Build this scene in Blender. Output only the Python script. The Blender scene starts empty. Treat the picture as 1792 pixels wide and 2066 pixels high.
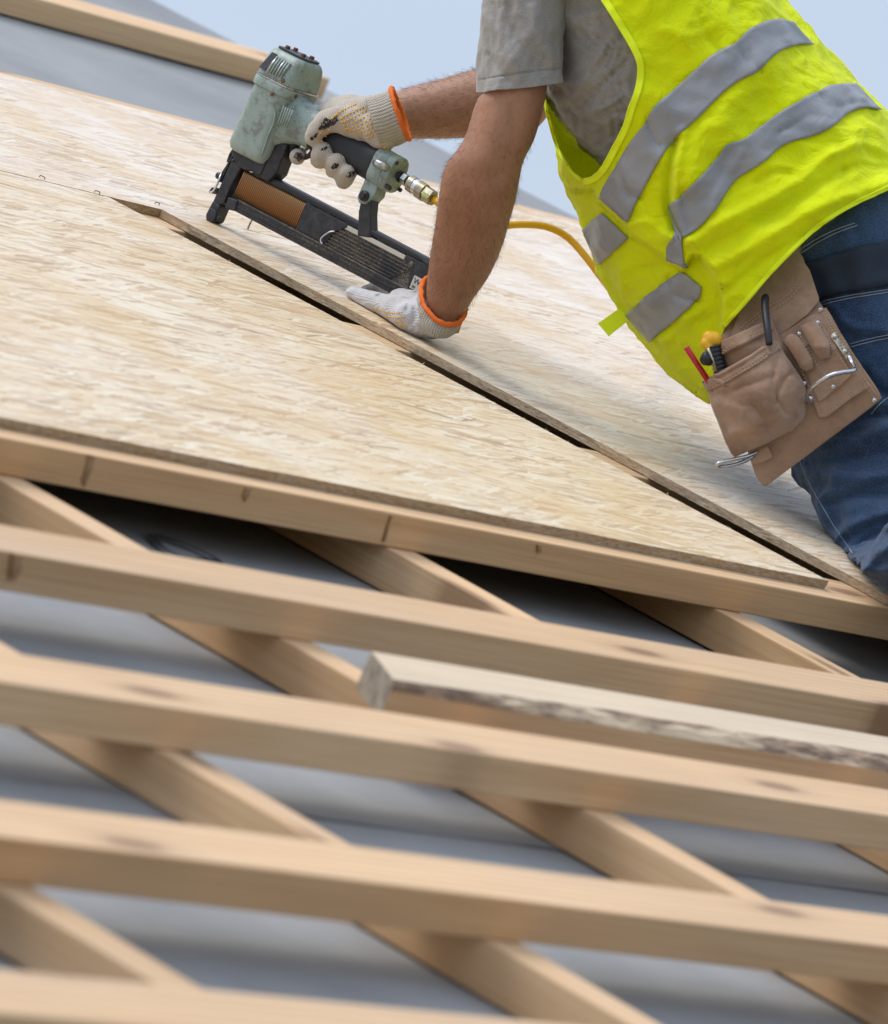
import bpy, bmesh, math, random
import numpy as np
from mathutils import Vector, Matrix, noise
from mathutils.bvhtree import BVHTree
random.seed(7); rng = np.random.default_rng(7)
SC = bpy.context.scene; COL = SC.collection
PI = math.pi

# ------------------------------------------------------------------ camera solve (photo measured on a 1792 x 2066 grid)
F, CX, CY = 16152.85, 896.0, 1033.0
_B = np.array([10377.42, 2035.03, F]); _B /= np.linalg.norm(_B)
_k = (_B[0] + _B[1]*.545392)/_B[2]
_R = np.array([1, .545392, -_k]); _R /= np.linalg.norm(_R)
_N = np.cross(_R, _B)
C0 = np.array([5.0, -8.0, 1.2207])                 # camera in roof coordinates r (down the slope), b (along the battens), n (off the roof)
_U = np.array([0, -1., 0]); _U -= (_U@_B)*_B; _U /= np.linalg.norm(_U)
CT, ST = _N@_U, -(_R@_U)                            # roof pitch
Z0 = 5.0
def W(r, b, n): return np.array([b, -(r*CT+n*ST), -r*ST+n*CT+Z0])
def Wv(v): return np.array([v[1], -(v[0]*CT+v[2]*ST), -v[0]*ST+v[2]*CT])
RW, BW, NW = Wv((1,0,0)), Wv((0,1,0)), Wv((0,0,1))
CAMW = W(*C0)
M_CAM = np.array([Wv((_R[i], _B[i], _N[i])) for i in range(3)])      # rows: image right, image down, forward in the world
def ray(x, y): return np.array([(x-CX)/F, (y-CY)/F, 1.0])
def px(x, y, D): return CAMW + (ray(x, y)*D)@M_CAM
def on_n(x, y, n):
    q = ray(x, y); return (n-C0[2])/(q@_N)           # depth where the ray meets the plane n
def on_b(x, y, b):
    q = ray(x, y); return (b-C0[1])/(q@_B)
def pn(x, y, n): return px(x, y, on_n(x, y, n))
def proj(P):                                          # world points -> photo grid
    V = (np.asarray(P)-CAMW)@M_CAM.T
    return np.stack([V[...,0]/V[...,2]*F+CX, V[...,1]/V[...,2]*F+CY, V[...,2]], -1)

cam = bpy.data.cameras.new('camera'); camo = bpy.data.objects.new('camera', cam); COL.objects.link(camo)
camo.matrix_world = Matrix([[M_CAM[0][i], -M_CAM[1][i], -M_CAM[2][i], CAMW[i]] for i in range(3)]+[[0,0,0,1]])
cam.sensor_fit = 'VERTICAL'; cam.sensor_height = 36; cam.sensor_width = 36; cam.lens = F/2066*36
cam.clip_start = .5; cam.clip_end = 3000
cam.dof.use_dof = True; cam.dof.focus_distance = 10.0; cam.dof.aperture_fstop = 11.5
SC.camera = camo

SUN_EL, SUN_AZ = math.radians(66), math.radians(330)   # azimuth measured from +Y towards +X
w = bpy.data.worlds.new('World'); SC.world = w; w.use_nodes = True
nt = w.node_tree; bg = nt.nodes['Background']
sky = nt.nodes.new('ShaderNodeTexSky'); sky.sky_type = 'NISHITA'; sky.sun_disc = False
sky.sun_elevation = SUN_EL; sky.sun_rotation = SUN_AZ; sky.air_density = 1.0; sky.dust_density = .4; sky.ozone_density = 2.2
veil = nt.nodes.new('ShaderNodeMix'); veil.data_type = 'RGBA'; veil.inputs[0].default_value = .62
veil.inputs[7].default_value = (5.5, 6.2, 7.4, 1)       # thin high cloud
nt.links.new(sky.outputs[0], veil.inputs[6])
# the luminance of an overcast sky rises from the horizon to the zenith; soft uneven cloud cover
geo = nt.nodes.new('ShaderNodeTexCoord'); sepz = nt.nodes.new('ShaderNodeSeparateXYZ'); nt.links.new(geo.outputs['Generated'], sepz.inputs[0])
lum = nt.nodes.new('ShaderNodeMapRange'); lum.inputs[1].default_value = 0; lum.inputs[2].default_value = 1; lum.inputs[3].default_value = 1.0; lum.inputs[4].default_value = 2.4; nt.links.new(sepz.outputs[2], lum.inputs[0])
cn = nt.nodes.new('ShaderNodeTexNoise'); cn.inputs['Scale'].default_value = 2.6; cn.inputs['Detail'].default_value = 4; nt.links.new(geo.outputs['Generated'], cn.inputs[0])
cr_ = nt.nodes.new('ShaderNodeMapRange'); cr_.inputs[1].default_value = .35; cr_.inputs[2].default_value = .7; cr_.inputs[3].default_value = .5; cr_.inputs[4].default_value = .92; nt.links.new(cn.outputs[0], cr_.inputs[0]); nt.links.new(cr_.outputs[0], veil.inputs[0])
mulc = nt.nodes.new('ShaderNodeVectorMath'); mulc.operation = 'SCALE'; nt.links.new(veil.outputs[2], mulc.inputs[0]); nt.links.new(lum.outputs[0], mulc.inputs[3])
nt.links.new(mulc.outputs[0], bg.inputs[0]); bg.inputs[1].default_value = .066
sl = bpy.data.lights.new('sun', 'SUN'); slo = bpy.data.objects.new('sun', sl); COL.objects.link(slo)
sl.energy = 1.55; sl.angle = math.radians(34); sl.color = (1, .96, .90)
_sd = Vector((math.sin(SUN_AZ)*math.cos(SUN_EL), math.cos(SUN_AZ)*math.cos(SUN_EL), math.sin(SUN_EL)))
slo.rotation_euler = _sd.to_track_quat('Z', 'Y').to_euler()
SC.view_settings.view_transform = 'Standard'; SC.view_settings.look = 'None'; SC.view_settings.gamma = 1
SC.view_settings.exposure = 0.58

# ------------------------------------------------------------------ material helpers
class Mat:
    def __init__(s, name, base=(.5,.5,.5), rough=.6, metal=0, spec=None, **kw):
        s.m = bpy.data.materials.new(name); s.m.use_nodes = True; s.t = s.m.node_tree; s.p = s.t.nodes['Principled BSDF']
        s.p.inputs['Base Color'].default_value = (*base, 1); s.p.inputs['Roughness'].default_value = rough; s.p.inputs['Metallic'].default_value = metal
        if spec is not None: s.p.inputs['Specular IOR Level'].default_value = spec
        for k, v in kw.items(): s.p.inputs[k].default_value = v
    def n(s, typ, **kw):
        o = s.t.nodes.new('ShaderNode'+typ)
        for k, v in kw.items():
            if k.startswith('i_'):
                key = k[2:]; key = int(key) if key.isdigit() else key.replace('_', ' ')
                s.put(o.inputs[key], v)
            else: setattr(o, k, v)
        return o
    def put(s, inp, v):
        if isinstance(v, bpy.types.NodeSocket): s.t.links.new(v, inp)
        elif isinstance(v, bpy.types.Node): s.t.links.new(v.outputs[0], inp)
        else: inp.default_value = v
    def coord(s, kind='Object', scale=(1,1,1), rot=(0,0,0), loc=(0,0,0)):
        c = s.n('TexCoord'); m = s.n('Mapping'); s.t.links.new(c.outputs[kind], m.inputs[0])
        m.inputs['Location'].default_value = loc; m.inputs['Rotation'].default_value = rot; m.inputs['Scale'].default_value = scale
        return m
    def noise(s, vec, scale=5, detail=4, rough=.55, dist=0, out=0):
        o = s.n('TexNoise'); s.put(o.inputs['Vector'], vec); o.inputs['Scale'].default_value = scale; o.inputs['Detail'].default_value = detail
        o.inputs['Roughness'].default_value = rough; o.inputs['Distortion'].default_value = dist; return o.outputs[out]
    def ramp(s, fac, stops, interp='LINEAR'):
        o = s.n('ValToRGB'); s.put(o.inputs[0], fac); cr = o.color_ramp; cr.interpolation = interp
        while len(cr.elements) < len(stops): cr.elements.new(.5)
        for e, (p, c) in zip(cr.elements, stops): e.position = p; e.color = (*(c if not isinstance(c, (int, float)) else (c,c,c)), 1)
        return o.outputs[0]
    def mix(s, fac, a, b, blend='MIX'):
        o = s.n('Mix', data_type='RGBA', blend_type=blend); s.put(o.inputs[0], fac)
        for i, v in ((6, a), (7, b)):
            if isinstance(v, tuple): v = (*v[:3], 1)
            s.put(o.inputs[i], v)
        return o.outputs[2]
    def math(s, op, a, b=None, c=None):
        o = s.n('Math', operation=op); s.put(o.inputs[0], a)
        if b is not None: s.put(o.inputs[1], b)
        if c is not None: s.put(o.inputs[2], c)
        return o.outputs[0]
    def bump(s, h, strength=.3, dist=.002, prev=None):
        o = s.n('Bump'); s.put(o.inputs['Height'], h); o.inputs['Strength'].default_value = strength; o.inputs['Distance'].default_value = dist
        if prev is not None: s.t.links.new(prev, o.inputs['Normal'])
        s.t.links.new(o.outputs[0], s.p.inputs['Normal']); return o.outputs[0]
    def col(s, v): s.put(s.p.inputs['Base Color'], v)
    def ro(s, v): s.put(s.p.inputs['Roughness'], v)
    def rnd(s): return s.n('ObjectInfo').outputs['Random']

MT = {}
def build_materials():
    # sawn softwood
    def pine(name, light, mid, dark, rough=.62):
        m = Mat(name, mid, rough, spec=.3)
        c = m.coord(); rv = m.n('CombineXYZ', i_0=m.math('MULTIPLY', m.rnd(), 37.0), i_1=m.math('MULTIPLY', m.rnd(), 11.0), i_2=m.math('MULTIPLY', m.rnd(), 5.0))
        v = m.n('VectorMath', operation='ADD', i_0=c.outputs[0], i_1=rv.outputs[0]).outputs[0]
        def sc(sx, sy, sz): return m.n('VectorMath', operation='MULTIPLY', i_0=v, i_1=(sx, sy, sz)).outputs[0]
        warp = m.noise(sc(1.3, 6, 6), 1, 2, .5)
        rings = m.n('TexWave', wave_type='BANDS', bands_direction='Y'); m.put(rings.inputs['Vector'], sc(.35, 9, 7)); rings.inputs['Scale'].default_value = 2.6
        rings.inputs['Distortion'].default_value = 5.5; rings.inputs['Detail'].default_value = 2; rings.inputs['Detail Scale'].default_value = .8
        fib = m.noise(sc(4, 420, 420), 1, 3, .6)
        blot = m.noise(sc(1.1, 5, 5), 1, 3, .6)
        kv = m.n('TexVoronoi', voronoi_dimensions='2D'); m.put(kv.inputs['Vector'], sc(1.7, 6.5, 1)); kv.inputs['Scale'].default_value = 1
        knot = m.ramp(kv.outputs['Distance'], [(0, 1), (.05, .95), (.075, .45), (.11, .15), (.2, 0)])
        base = m.mix(m.ramp(rings.outputs[0], [(.15, 0), (.6, .4), (.8, .7), (1, 1.0)]), light, mid)
        base = m.mix(m.math('MULTIPLY', m.ramp(fib, [(.38, 0), (.68, 1)]), .45), base, dark)
        base = m.mix(m.math('MULTIPLY', m.ramp(blot, [(.42, 0), (.72, 1)]), .35), base, tuple(x*.72 for x in mid))
        base = m.mix(m.math('MULTIPLY', knot, .8), base, (.20, .095, .04))
        hs = m.n('HueSaturation'); hs.inputs['Value'].default_value = 1; m.put(hs.inputs['Value'], m.math('ADD', m.math('MULTIPLY', m.rnd(), .22), .88)); m.put(hs.inputs['Color'], base); base = hs.outputs[0]
        gw = m.mix(m.math('MULTIPLY', m.ramp(warp, [(.4, 0), (.75, 1)]), .18), base, (.45, .41, .36))
        m.col(gw); m.bump(m.math('ADD', m.math('MULTIPLY', fib, .6), rings.outputs[0]), .22, .0012); MT[name] = m.m
    pine('pine', (.78, .54, .315), (.66, .405, .20), (.41, .21, .085))
    pine('pine_pale', (.76, .62, .44), (.66, .50, .33), (.42, .28, .15))
    m = Mat('bark', (.16, .10, .09), .9); v = m.coord(scale=(14, 60, 60)); n1 = m.noise(v.outputs[0], 1, 5, .7)
    m.col(m.ramp(n1, [(.3, (.08, .05, .035)), (.5, (.24, .155, .10)), (.65, (.42, .29, .19)), (.8, (.56, .43, .30))])); nb = m.noise(m.coord(scale=(4.5, 30, 30)).outputs[0], 1, 4, .6); m.col(m.mix(m.ramp(nb, [(.49, 0), (.58, 1)]), m.p.inputs['Base Color'].links[0].from_socket, (.66, .51, .34))); m.bump(n1, .9, .006); MT['bark'] = m.m
    m = Mat('end_grain', (.38, .31, .22), .85); v = m.coord(scale=(1, 1, 1)); n1 = m.noise(v.outputs[0], 60, 4, .6)
    m.col(m.ramp(n1, [(.3, (.15, .115, .075)), (.6, (.31, .25, .175)), (.8, (.42, .34, .25))])); m.bump(n1, .5, .002); MT['end_grain'] = m.m
    # oriented strand board: flakes as overlapping stretched cells, the highest flake wins
    def osb(name, tint, bleach):
        m = Mat(name, (.6, .45, .27), .48, spec=.5)
        tc = m.n('TexCoord').outputs['Object']
        rv = m.math('MULTIPLY', m.rnd(), 9.0)
        wob = m.n('VectorMath', operation='SUBTRACT', i_0=m.noise(tc, 26, 2, .5, out=1), i_1=(.5, .5, .5)).outputs[0]
        vec = m.n('VectorMath', operation='MULTIPLY_ADD', i_0=wob, i_1=(.008, .005, 0), i_2=tc).outputs[0]
        vec = m.n('VectorMath', operation='ADD', i_0=vec, i_1=m.n('CombineXYZ', i_0=rv, i_1=rv).outputs[0]).outputs[0]
        hi = tone = None
        lay = [(3, .12, .0065), (-7, .14, .011), (12, .10, .0075), (-15, .11, .0085), (22, .08, .0060), (-2, .17, .016), (8, .09, .0036)]
        for i, (a, L, wd) in enumerate(lay):
            mp = m.n('Mapping'); m.put(mp.inputs[0], vec); mp.vector_type = 'TEXTURE'
            mp.inputs['Location'].default_value = (i*.37, i*.23, 0); mp.inputs['Rotation'].default_value = (0, 0, math.radians(a)); mp.inputs['Scale'].default_value = (L, wd, 1)
            vo = m.n('TexVoronoi', voronoi_dimensions='2D'); m.put(vo.inputs['Vector'], mp.outputs[0]); vo.inputs['Scale'].default_value = 1
            sp = m.n('SeparateColor', i_0=vo.outputs['Color'])
            h = m.math('SUBTRACT', m.math('ADD', sp.outputs[0], i*.01), m.math('MULTIPLY', vo.outputs['Distance'], .30))
            gr = m.n('TexNoise', noise_dimensions='2D'); m.put(gr.inputs['Vector'], m.n('VectorMath', operation='MULTIPLY', i_0=mp.outputs[0], i_1=(1.1, 9, 1)).outputs[0]); gr.inputs['Scale'].default_value = 1; gr.inputs['Detail'].default_value = 3; gr.inputs['Roughness'].default_value = .65
            tn = m.math('ADD', m.math('MULTIPLY', sp.outputs[1], .62), m.math('MULTIPLY', m.math('SUBTRACT', gr.outputs[0], .30), .95))
            if hi is None: hi, tone = h, tn
            else:
                win = m.math('GREATER_THAN', h, hi)
                mx = m.n('Mix', data_type='FLOAT'); m.put(mx.inputs[0], win); m.put(mx.inputs[2], tone); m.put(mx.inputs[3], tn); tone = mx.outputs[0]
                hi = m.math('MAXIMUM', h, hi)
        c = m.ramp(tone, [(.08, (.27, .155, .075)), (.24, (.48, .325, .18)), (.38, (.64, .475, .29)), (.54, (.72, .575, .39)), (.72, (.78, .675, .51)), (.92, (.84, .77, .65))])
        splinter_shadow = m.noise(m.n('VectorMath', operation='MULTIPLY', i_0=vec, i_1=(13, 190, 1)).outputs[0], 1, 4, .7, 1.2)
        c = m.mix(m.ramp(splinter_shadow, [(.60, 0), (.66, .9)]), c, (.17, .085, .03))  # thin dark streaks: shadows of splinters painted into the board colour
        big = m.noise(tc, 2.3, 4, .65)
        c = m.mix(m.math('MULTIPLY', m.ramp(big, [(.36, 0), (.62, 1)]), bleach), c, (.80, .73, .67))
        c = m.mix(m.math('MULTIPLY', m.ramp(m.noise(tc, 3.7, 3, .6), [(.46, 0), (.68, 1)]), .5), c, (.62, .41, .17))
        c = m.mix(m.math('MULTIPLY', m.ramp(m.noise(tc, 11, 3, .6), [(.55, 0), (.75, 1)]), .15), c, (.48, .36, .30))
        c = m.mix(1.0, c, tint, 'MULTIPLY'); m.col(c); m.ro(m.ramp(tone, [(.1, .62), (.8, .42)]))
        hh = m.math('ADD', hi, m.math('ADD', m.math('MULTIPLY', splinter_shadow, -.35), m.math('MULTIPLY', tone, .25))); m.bump(hh, .28, .0014); MT[name] = m.m
    osb('osb', (1.0, .955, .86), .26); osb('osb_bleached', (1.02, .99, .955), .55)
    m = Mat('osb_edge', (.34, .23, .13), .9); v = m.coord(scale=(1, 1, 5)); n1 = m.noise(v.outputs[0], 95, 5, .75); n2 = m.noise(v.outputs[0], 22, 3, .6)
    c = m.ramp(n1, [(.30, (.13, .08, .045)), (.40, (.46, .33, .20)), (.54, (.66, .50, .33)), (.72, (.78, .64, .46))]); m.col(m.mix(m.ramp(n2, [(.35, 0), (.7, .5)]), c, (.50, .30, .13))); m.bump(n1, 1, .004); MT['osb_edge'] = m.m
    # membrane
    m = Mat('membrane', (.30, .32, .335), .5, spec=.2); v = m.coord(); n1 = m.noise(v.outputs[0], 2.5, 5, .6); n2 = m.noise(v.outputs[0], 480, 2, .5); n3 = m.noise(m.coord(scale=(2, 14, 2)).outputs[0], 1, 3, .5)
    m.col(m.mix(m.ramp(n1, [(.35, 0), (.7, 1)]), (.235, .236, .232), (.33, .328, .318))); m.ro(m.ramp(n1, [(.3, .6), (.7, .78)]))
    m.bump(n2, .3, .0006, m.bump(m.noise(m.coord(scale=(9, 26, 9)).outputs[0], 1, 5, .7), .35, .006, m.bump(n3, .18, .006))); MT['membrane'] = m.m
    m = Mat('knot', (.30, .16, .07), .75); v = m.coord(scale=(40, 160, 40)); m.col(m.ramp(m.noise(v.outputs[0], 1, 3, .6), [(.3, (.24, .125, .06)), (.6, (.42, .25, .125)), (.8, (.52, .34, .19))])); MT['knot'] = m.m
    MT['ink'] = Mat('ink', (.03, .03, .035), .6).m
    # clothing
    m = Mat('hi_vis', (.80, .95, .0), .78, spec=.2); v = m.coord(); n1 = m.noise(v.outputs[0], 17, 5, .6); n2 = m.noise(v.outputs[0], 1400, 1, .5); n3 = m.noise(v.outputs[0], 42, 4, .7)
    dirt = m.ramp(m.noise(v.outputs[0], 9, 6, .75), [(.66, 0), (.76, .55)])
    m.col(m.mix(dirt, m.mix(m.ramp(n1, [(.3, 0), (.7, 1)]), (.86, .95, .0), (.95, 1.0, .0)), (.42, .38, .02)))
    m.bump(n2, .25, .0005, m.bump(m.noise(v.outputs[0], 24, 5, .65, 1.2), .8, .008)); m.p.inputs['Sheen Weight'].default_value = .15; m.p.inputs['Transmission Weight'].default_value = 0; tr = m.n('BsdfTranslucent'); tr.inputs[0].default_value = (.90, .97, 0, 1); ms = m.n('MixShader', i_0=.3); m.t.links.new(m.p.outputs[0], ms.inputs[1]); m.t.links.new(tr.outputs[0], ms.inputs[2]); m.t.links.new(ms.outputs[0], m.t.nodes['Material Output'].inputs[0]); MT['hi_vis'] = m.m
    m = Mat('hi_vis_binding', (.80, .93, .0), .7); v = m.coord(scale=(900, 900, 900)); m.bump(m.noise(v.outputs[0], 1, 1), .4, .0006); MT['binding'] = m.m
    m = Mat('reflective', (.27, .275, .285), .42, spec=.6); v = m.coord(); n1 = m.noise(v.outputs[0], 14, 4, .6); n2 = m.noise(v.outputs[0], 700, 1)
    m.col(m.mix(m.ramp(n1, [(.3, 0), (.75, 1)]), (.23, .235, .245), (.31, .31, .32))); m.bump(n2, .12, .0004, m.bump(m.noise(v.outputs[0], 38, 3, .6, .6), .45, .004)); MT['tape'] = m.m
    m = Mat('shirt', (.22, .205, .19), .95, spec=.15); v = m.coord(); n1 = m.noise(m.coord(scale=(1, 1, 6)).outputs[0], 230, 3, .7); n2 = m.noise(v.outputs[0], 900, 1); n3 = m.noise(v.outputs[0], 26, 4, .6, .8)
    m.col(m.mix(m.ramp(n1, [(.25, 0), (.8, 1)]), (.22, .205, .19), (.37, .35, .325))); m.bump(n2, .4, .0006, m.bump(n3, .45, .005)); m.p.inputs['Sheen Weight'].default_value = .25; MT['shirt'] = m.m
    m = Mat('denim', (.03, .065, .14), .9, spec=.2); v = m.coord(); n1 = m.noise(v.outputs[0], 8, 5, .65); tw = m.n('TexWave', wave_type='BANDS', bands_direction='DIAGONAL'); m.put(tw.inputs['Vector'], v.outputs[0]); tw.inputs['Scale'].default_value = 190; tw.inputs['Distortion'].default_value = 2.5
    n2 = m.noise(v.outputs[0], 620, 2, .7)
    c = m.mix(m.ramp(n1, [(.34, 0), (.62, .5), (.85, 1)]), (.010, .024, .060), (.055, .115, .215)); c = m.mix(m.math('MULTIPLY', m.ramp(n2, [(.4, 0), (.75, 1)]), .4), c, (.16, .23, .34)); m.col(c)
    m.bump(tw.outputs[0], .2, .0006, m.bump(n2, .3, .0008, m.bump(m.noise(v.outputs[0], 24, 4, .6, .5), .5, .006))); m.p.inputs['Sheen Weight'].default_value = .2; MT['denim'] = m.m
    MT['thread'] = Mat('thread', (.30, .34, .38), .85).m
    m = Mat('webbing', (.016, .026, .045), .8); v = m.coord(); m.bump(m.noise(v.outputs[0], 700, 1), .5, .0008); MT['webbing'] = m.m
    m = Mat('skin', (.38, .19, .115), .52, spec=.4); v = m.coord(); n1 = m.noise(v.outputs[0], 9, 4, .6); n2 = m.noise(v.outputs[0], 130, 4, .6); n3 = m.noise(v.outputs[0], 420, 2)
    c = m.mix(m.ramp(n1, [(.3, 0), (.7, 1)]), (.29, .128, .068), (.40, .205, .122)); c = m.mix(m.math('MULTIPLY', m.ramp(n2, [(.45, 0), (.75, 1)]), .3), c, (.20, .07, .038)); m.col(c)
    m.bump(n3, .25, .0006, m.bump(n2, .2, .0012)); m.p.inputs['Subsurface Weight'].default_value = .12; m.p.inputs['Subsurface Radius'].default_value = (.008, .003, .0015); m.p.inputs['Subsurface Scale'].default_value = .6; MT['skin'] = m.m
    MT['hair'] = Mat('body_hair', (.085, .05, .035), .6).m
    def knit(name, base, dirt_amt, dirv, seed, lo=.72):
        m = Mat(name, base, .95, spec=.12); v = m.coord(loc=(seed, seed*.3, 0)).outputs[0]
        d = m.n('VectorMath', operation='DOT_PRODUCT', i_0=v, i_1=tuple(dirv)).outputs['Value']
        wv = m.math('SINE', m.math('ADD', m.math('MULTIPLY', d, 2*PI/.0021), m.math('MULTIPLY', m.noise(v, 40, 2), 5)))
        n2 = m.noise(v, 900, 2, .6); n1 = m.noise(v, 30, 5, .65)
        c = m.mix(m.ramp(wv, [(.0, 0), (.6, 1)]), tuple(x*lo for x in base), base)
        c = m.mix(m.math('MULTIPLY', m.ramp(n1, [(.42, 0), (.75, 1)]), .45), c, (.34, .28, .21))
        if dirt_amt: c = m.mix(m.ramp(m.noise(v, 46, 5, .75), [(.60, 0), (.66, dirt_amt)]), c, (.035, .03, .03))
        m.col(c); m.bump(wv, .35, .0007, m.bump(n2, .5, .0009)); m.p.inputs['Sheen Weight'].default_value = .3; MT[name] = m.m
    knit('knit_tool_hand', (.60, .53, .44), 0, tuple(NW*.8+RW*.6), 1.3)
    knit('knit_board_hand', (.66, .65, .66), 0, tuple(BW*.75+NW*.62), 4.1, .84)
    knit('rib_cuff', (.60, .55, .46), 0, tuple(NW*.95+RW*.2), 2.2)
    m = Mat('grime', (.035, .03, .03), .9); gv_ = m.coord().outputs[0]; m.bump(m.noise(gv_, 700, 3), .7, .001); tp = m.n('BsdfTransparent'); ms = m.n('MixShader', i_0=m.ramp(m.noise(gv_, 330, 4, .7), [(.40, 0), (.50, 1)])); m.t.links.new(tp.outputs[0], ms.inputs[1]); m.t.links.new(m.p.outputs[0], ms.inputs[2]); m.t.links.new(ms.outputs[0], m.t.nodes['Material Output'].inputs[0]); MT['grime'] = m.m
    m = Mat('orange_trim', (.85, .17, .02), .9); m.bump(m.noise(m.coord().outputs[0], 700, 3), .9, .0015); MT['orange'] = m.m
    MT['dots'] = Mat('pvc_dots', (.78, .40, .02), .5).m
    # stapler
    m = Mat('mint_paint', (.34, .44, .38), .38, spec=.5); v = m.coord().outputs[0]; n1 = m.noise(v, 33, 6, .72); n2 = m.noise(v, 150, 5, .75); n3 = m.noise(m.coord(scale=(1, 1, .35), rot=(.4, .5, 0)).outputs[0], 210, 3, .7, 1.5)
    c = m.mix(m.ramp(n1, [(.35, 0), (.7, 1)]), (.29, .36, .315), (.215, .295, .265)); c = m.mix(m.ramp(m.math('ADD', m.math('MULTIPLY', n1, .6), m.math('MULTIPLY', n2, .5)), [(.565, 0), (.625, .8)]), c, (.18, .17, .15))
    c = m.mix(m.ramp(n3, [(.66, 0), (.70, .8)]), c, (.09, .08, .07)); c = m.mix(m.ramp(n2, [(.70, 0), (.74, .8)]), c, (.50, .54, .52)); m.col(c); m.ro(m.ramp(n1, [(.3, .3), (.7, .55)])); m.bump(n2, .25, .0008); MT['mint'] = m.m
    m = Mat('alloy', (.45, .47, .46), .36, metal=.85); v = m.coord().outputs[0]; n1 = m.noise(v, 120, 5, .7); m.col(m.ramp(n1, [(.3, (.20, .19, .175)), (.55, (.46, .49, .47)), (.8, (.6, .62, .6))])); m.bump(n1, .2, .0006); MT['alloy'] = m.m
    m = Mat('grip_rubber', (.018, .019, .022), .5, spec=.45); v = m.coord().outputs[0]; n1 = m.noise(v, 900, 2); m.bump(n1, .25, .0005); MT['rubber'] = m.m
    m = Mat('dark_steel', (.035, .035, .04), .42, metal=.55, spec=.5); v = m.coord().outputs[0]; n1 = m.noise(v, 90, 6, .75); c = m.ramp(n1, [(.3, (.022, .022, .026)), (.58, (.055, .053, .055)), (.74, (.13, .085, .055))]); m.col(c); m.ro(m.ramp(n1, [(.3, .32), (.7, .62)])); m.bump(n1, .3, .0006); MT['steel'] = m.m
    m = Mat('dusty_black', (.03, .03, .03), .6); v = m.coord().outputs[0]; n1 = m.noise(v, 420, 4, .8); n2 = m.noise(v, 25, 3); c = m.mix(m.math('MULTIPLY', m.ramp(n1, [(.44, 0), (.60, 1)]), m.ramp(n2, [(.35, 0), (.6, .85)])), (.022, .022, .024), (.26, .20, .125)); m.col(c); MT['dusty'] = m.m
    m = Mat('copper_staple', (.52, .25, .085), .38, metal=.7); v = m.coord().outputs[0]; n1 = m.noise(v, 60, 4); m.col(m.ramp(n1, [(.3, (.32, .155, .06)), (.7, (.48, .26, .115))])); MT['copper'] = m.m
    m = Mat('bright_steel', (.62, .62, .63), .22, metal=1); v = m.coord().outputs[0]; n1 = m.noise(v, 150, 4, .7); m.ro(m.ramp(n1, [(.3, .15), (.7, .4)])); MT['bright'] = m.m
    m = Mat('brass', (.55, .46, .26), .35, metal=.9); v = m.coord().outputs[0]; n1 = m.noise(v, 120, 4, .7); m.col(m.ramp(n1, [(.3, (.26, .22, .13)), (.6, (.46, .42, .31))])); MT['brass'] = m.m
    MT['label'] = Mat('label_plate', (.55, .51, .42), .5).m
    MT['green_paint'] = Mat('green_paint', (.45, .55, .12), .4).m
    MT['rust'] = Mat('rusty_staple', (.17, .055, .02), .7).m
    MT['nail'] = Mat('nail_steel', (.30, .30, .30), .4, metal=.8).m
    m = Mat('hose_rubber', (.78, .42, .015), .42, spec=.5); MT['hose'] = m.m
    # pouch
    m = Mat('suede', (.25, .155, .105), .93, spec=.15); v = m.coord().outputs[0]; n1 = m.noise(v, 12, 5, .65); n2 = m.noise(v, 300, 4, .7); n3 = m.noise(v, 45, 4, .6)
    c = m.mix(m.ramp(n1, [(.38, 0), (.62, 1)]), (.25, .138, .078), (.45, .29, .19)); c = m.mix(m.math('MULTIPLY', m.ramp(n3, [(.5, 0), (.8, 1)]), .4), c, (.19, .11, .07)); c = m.mix(m.math('MULTIPLY', n2, .25), c, (.50, .36, .27)); m.col(c)
    m.bump(n2, .5, .0009, m.bump(n3, .25, .003)); m.p.inputs['Sheen Weight'].default_value = .35; MT['suede'] = m.m
    MT['stitch'] = Mat('stitch', (.50, .37, .28), .85).m
    MT['red'] = Mat('red_paint', (.50, .012, .018), .35).m
    MT['yellow_plastic'] = Mat('yellow_plastic', (.80, .42, .01), .4).m
    MT['black_plastic'] = Mat('black_plastic', (.012, .012, .014), .45).m
    # house and ground
    m = Mat('render_wall', (.55, .53, .49), .9); m.bump(m.noise(m.coord().outputs[0], 160, 3), .4, .003); MT['wall'] = m.m
    m = Mat('ground_soil', (.17, .14, .10), .95); v = m.coord().outputs[0]; n1 = m.noise(v, .35, 6, .65); m.col(m.ramp(n1, [(.35, (.12, .10, .07)), (.55, (.10, .12, .05)), (.7, (.22, .19, .14))])); m.bump(m.noise(v, 3, 5), .6, .05); MT['soil'] = m.m
build_materials()

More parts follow.
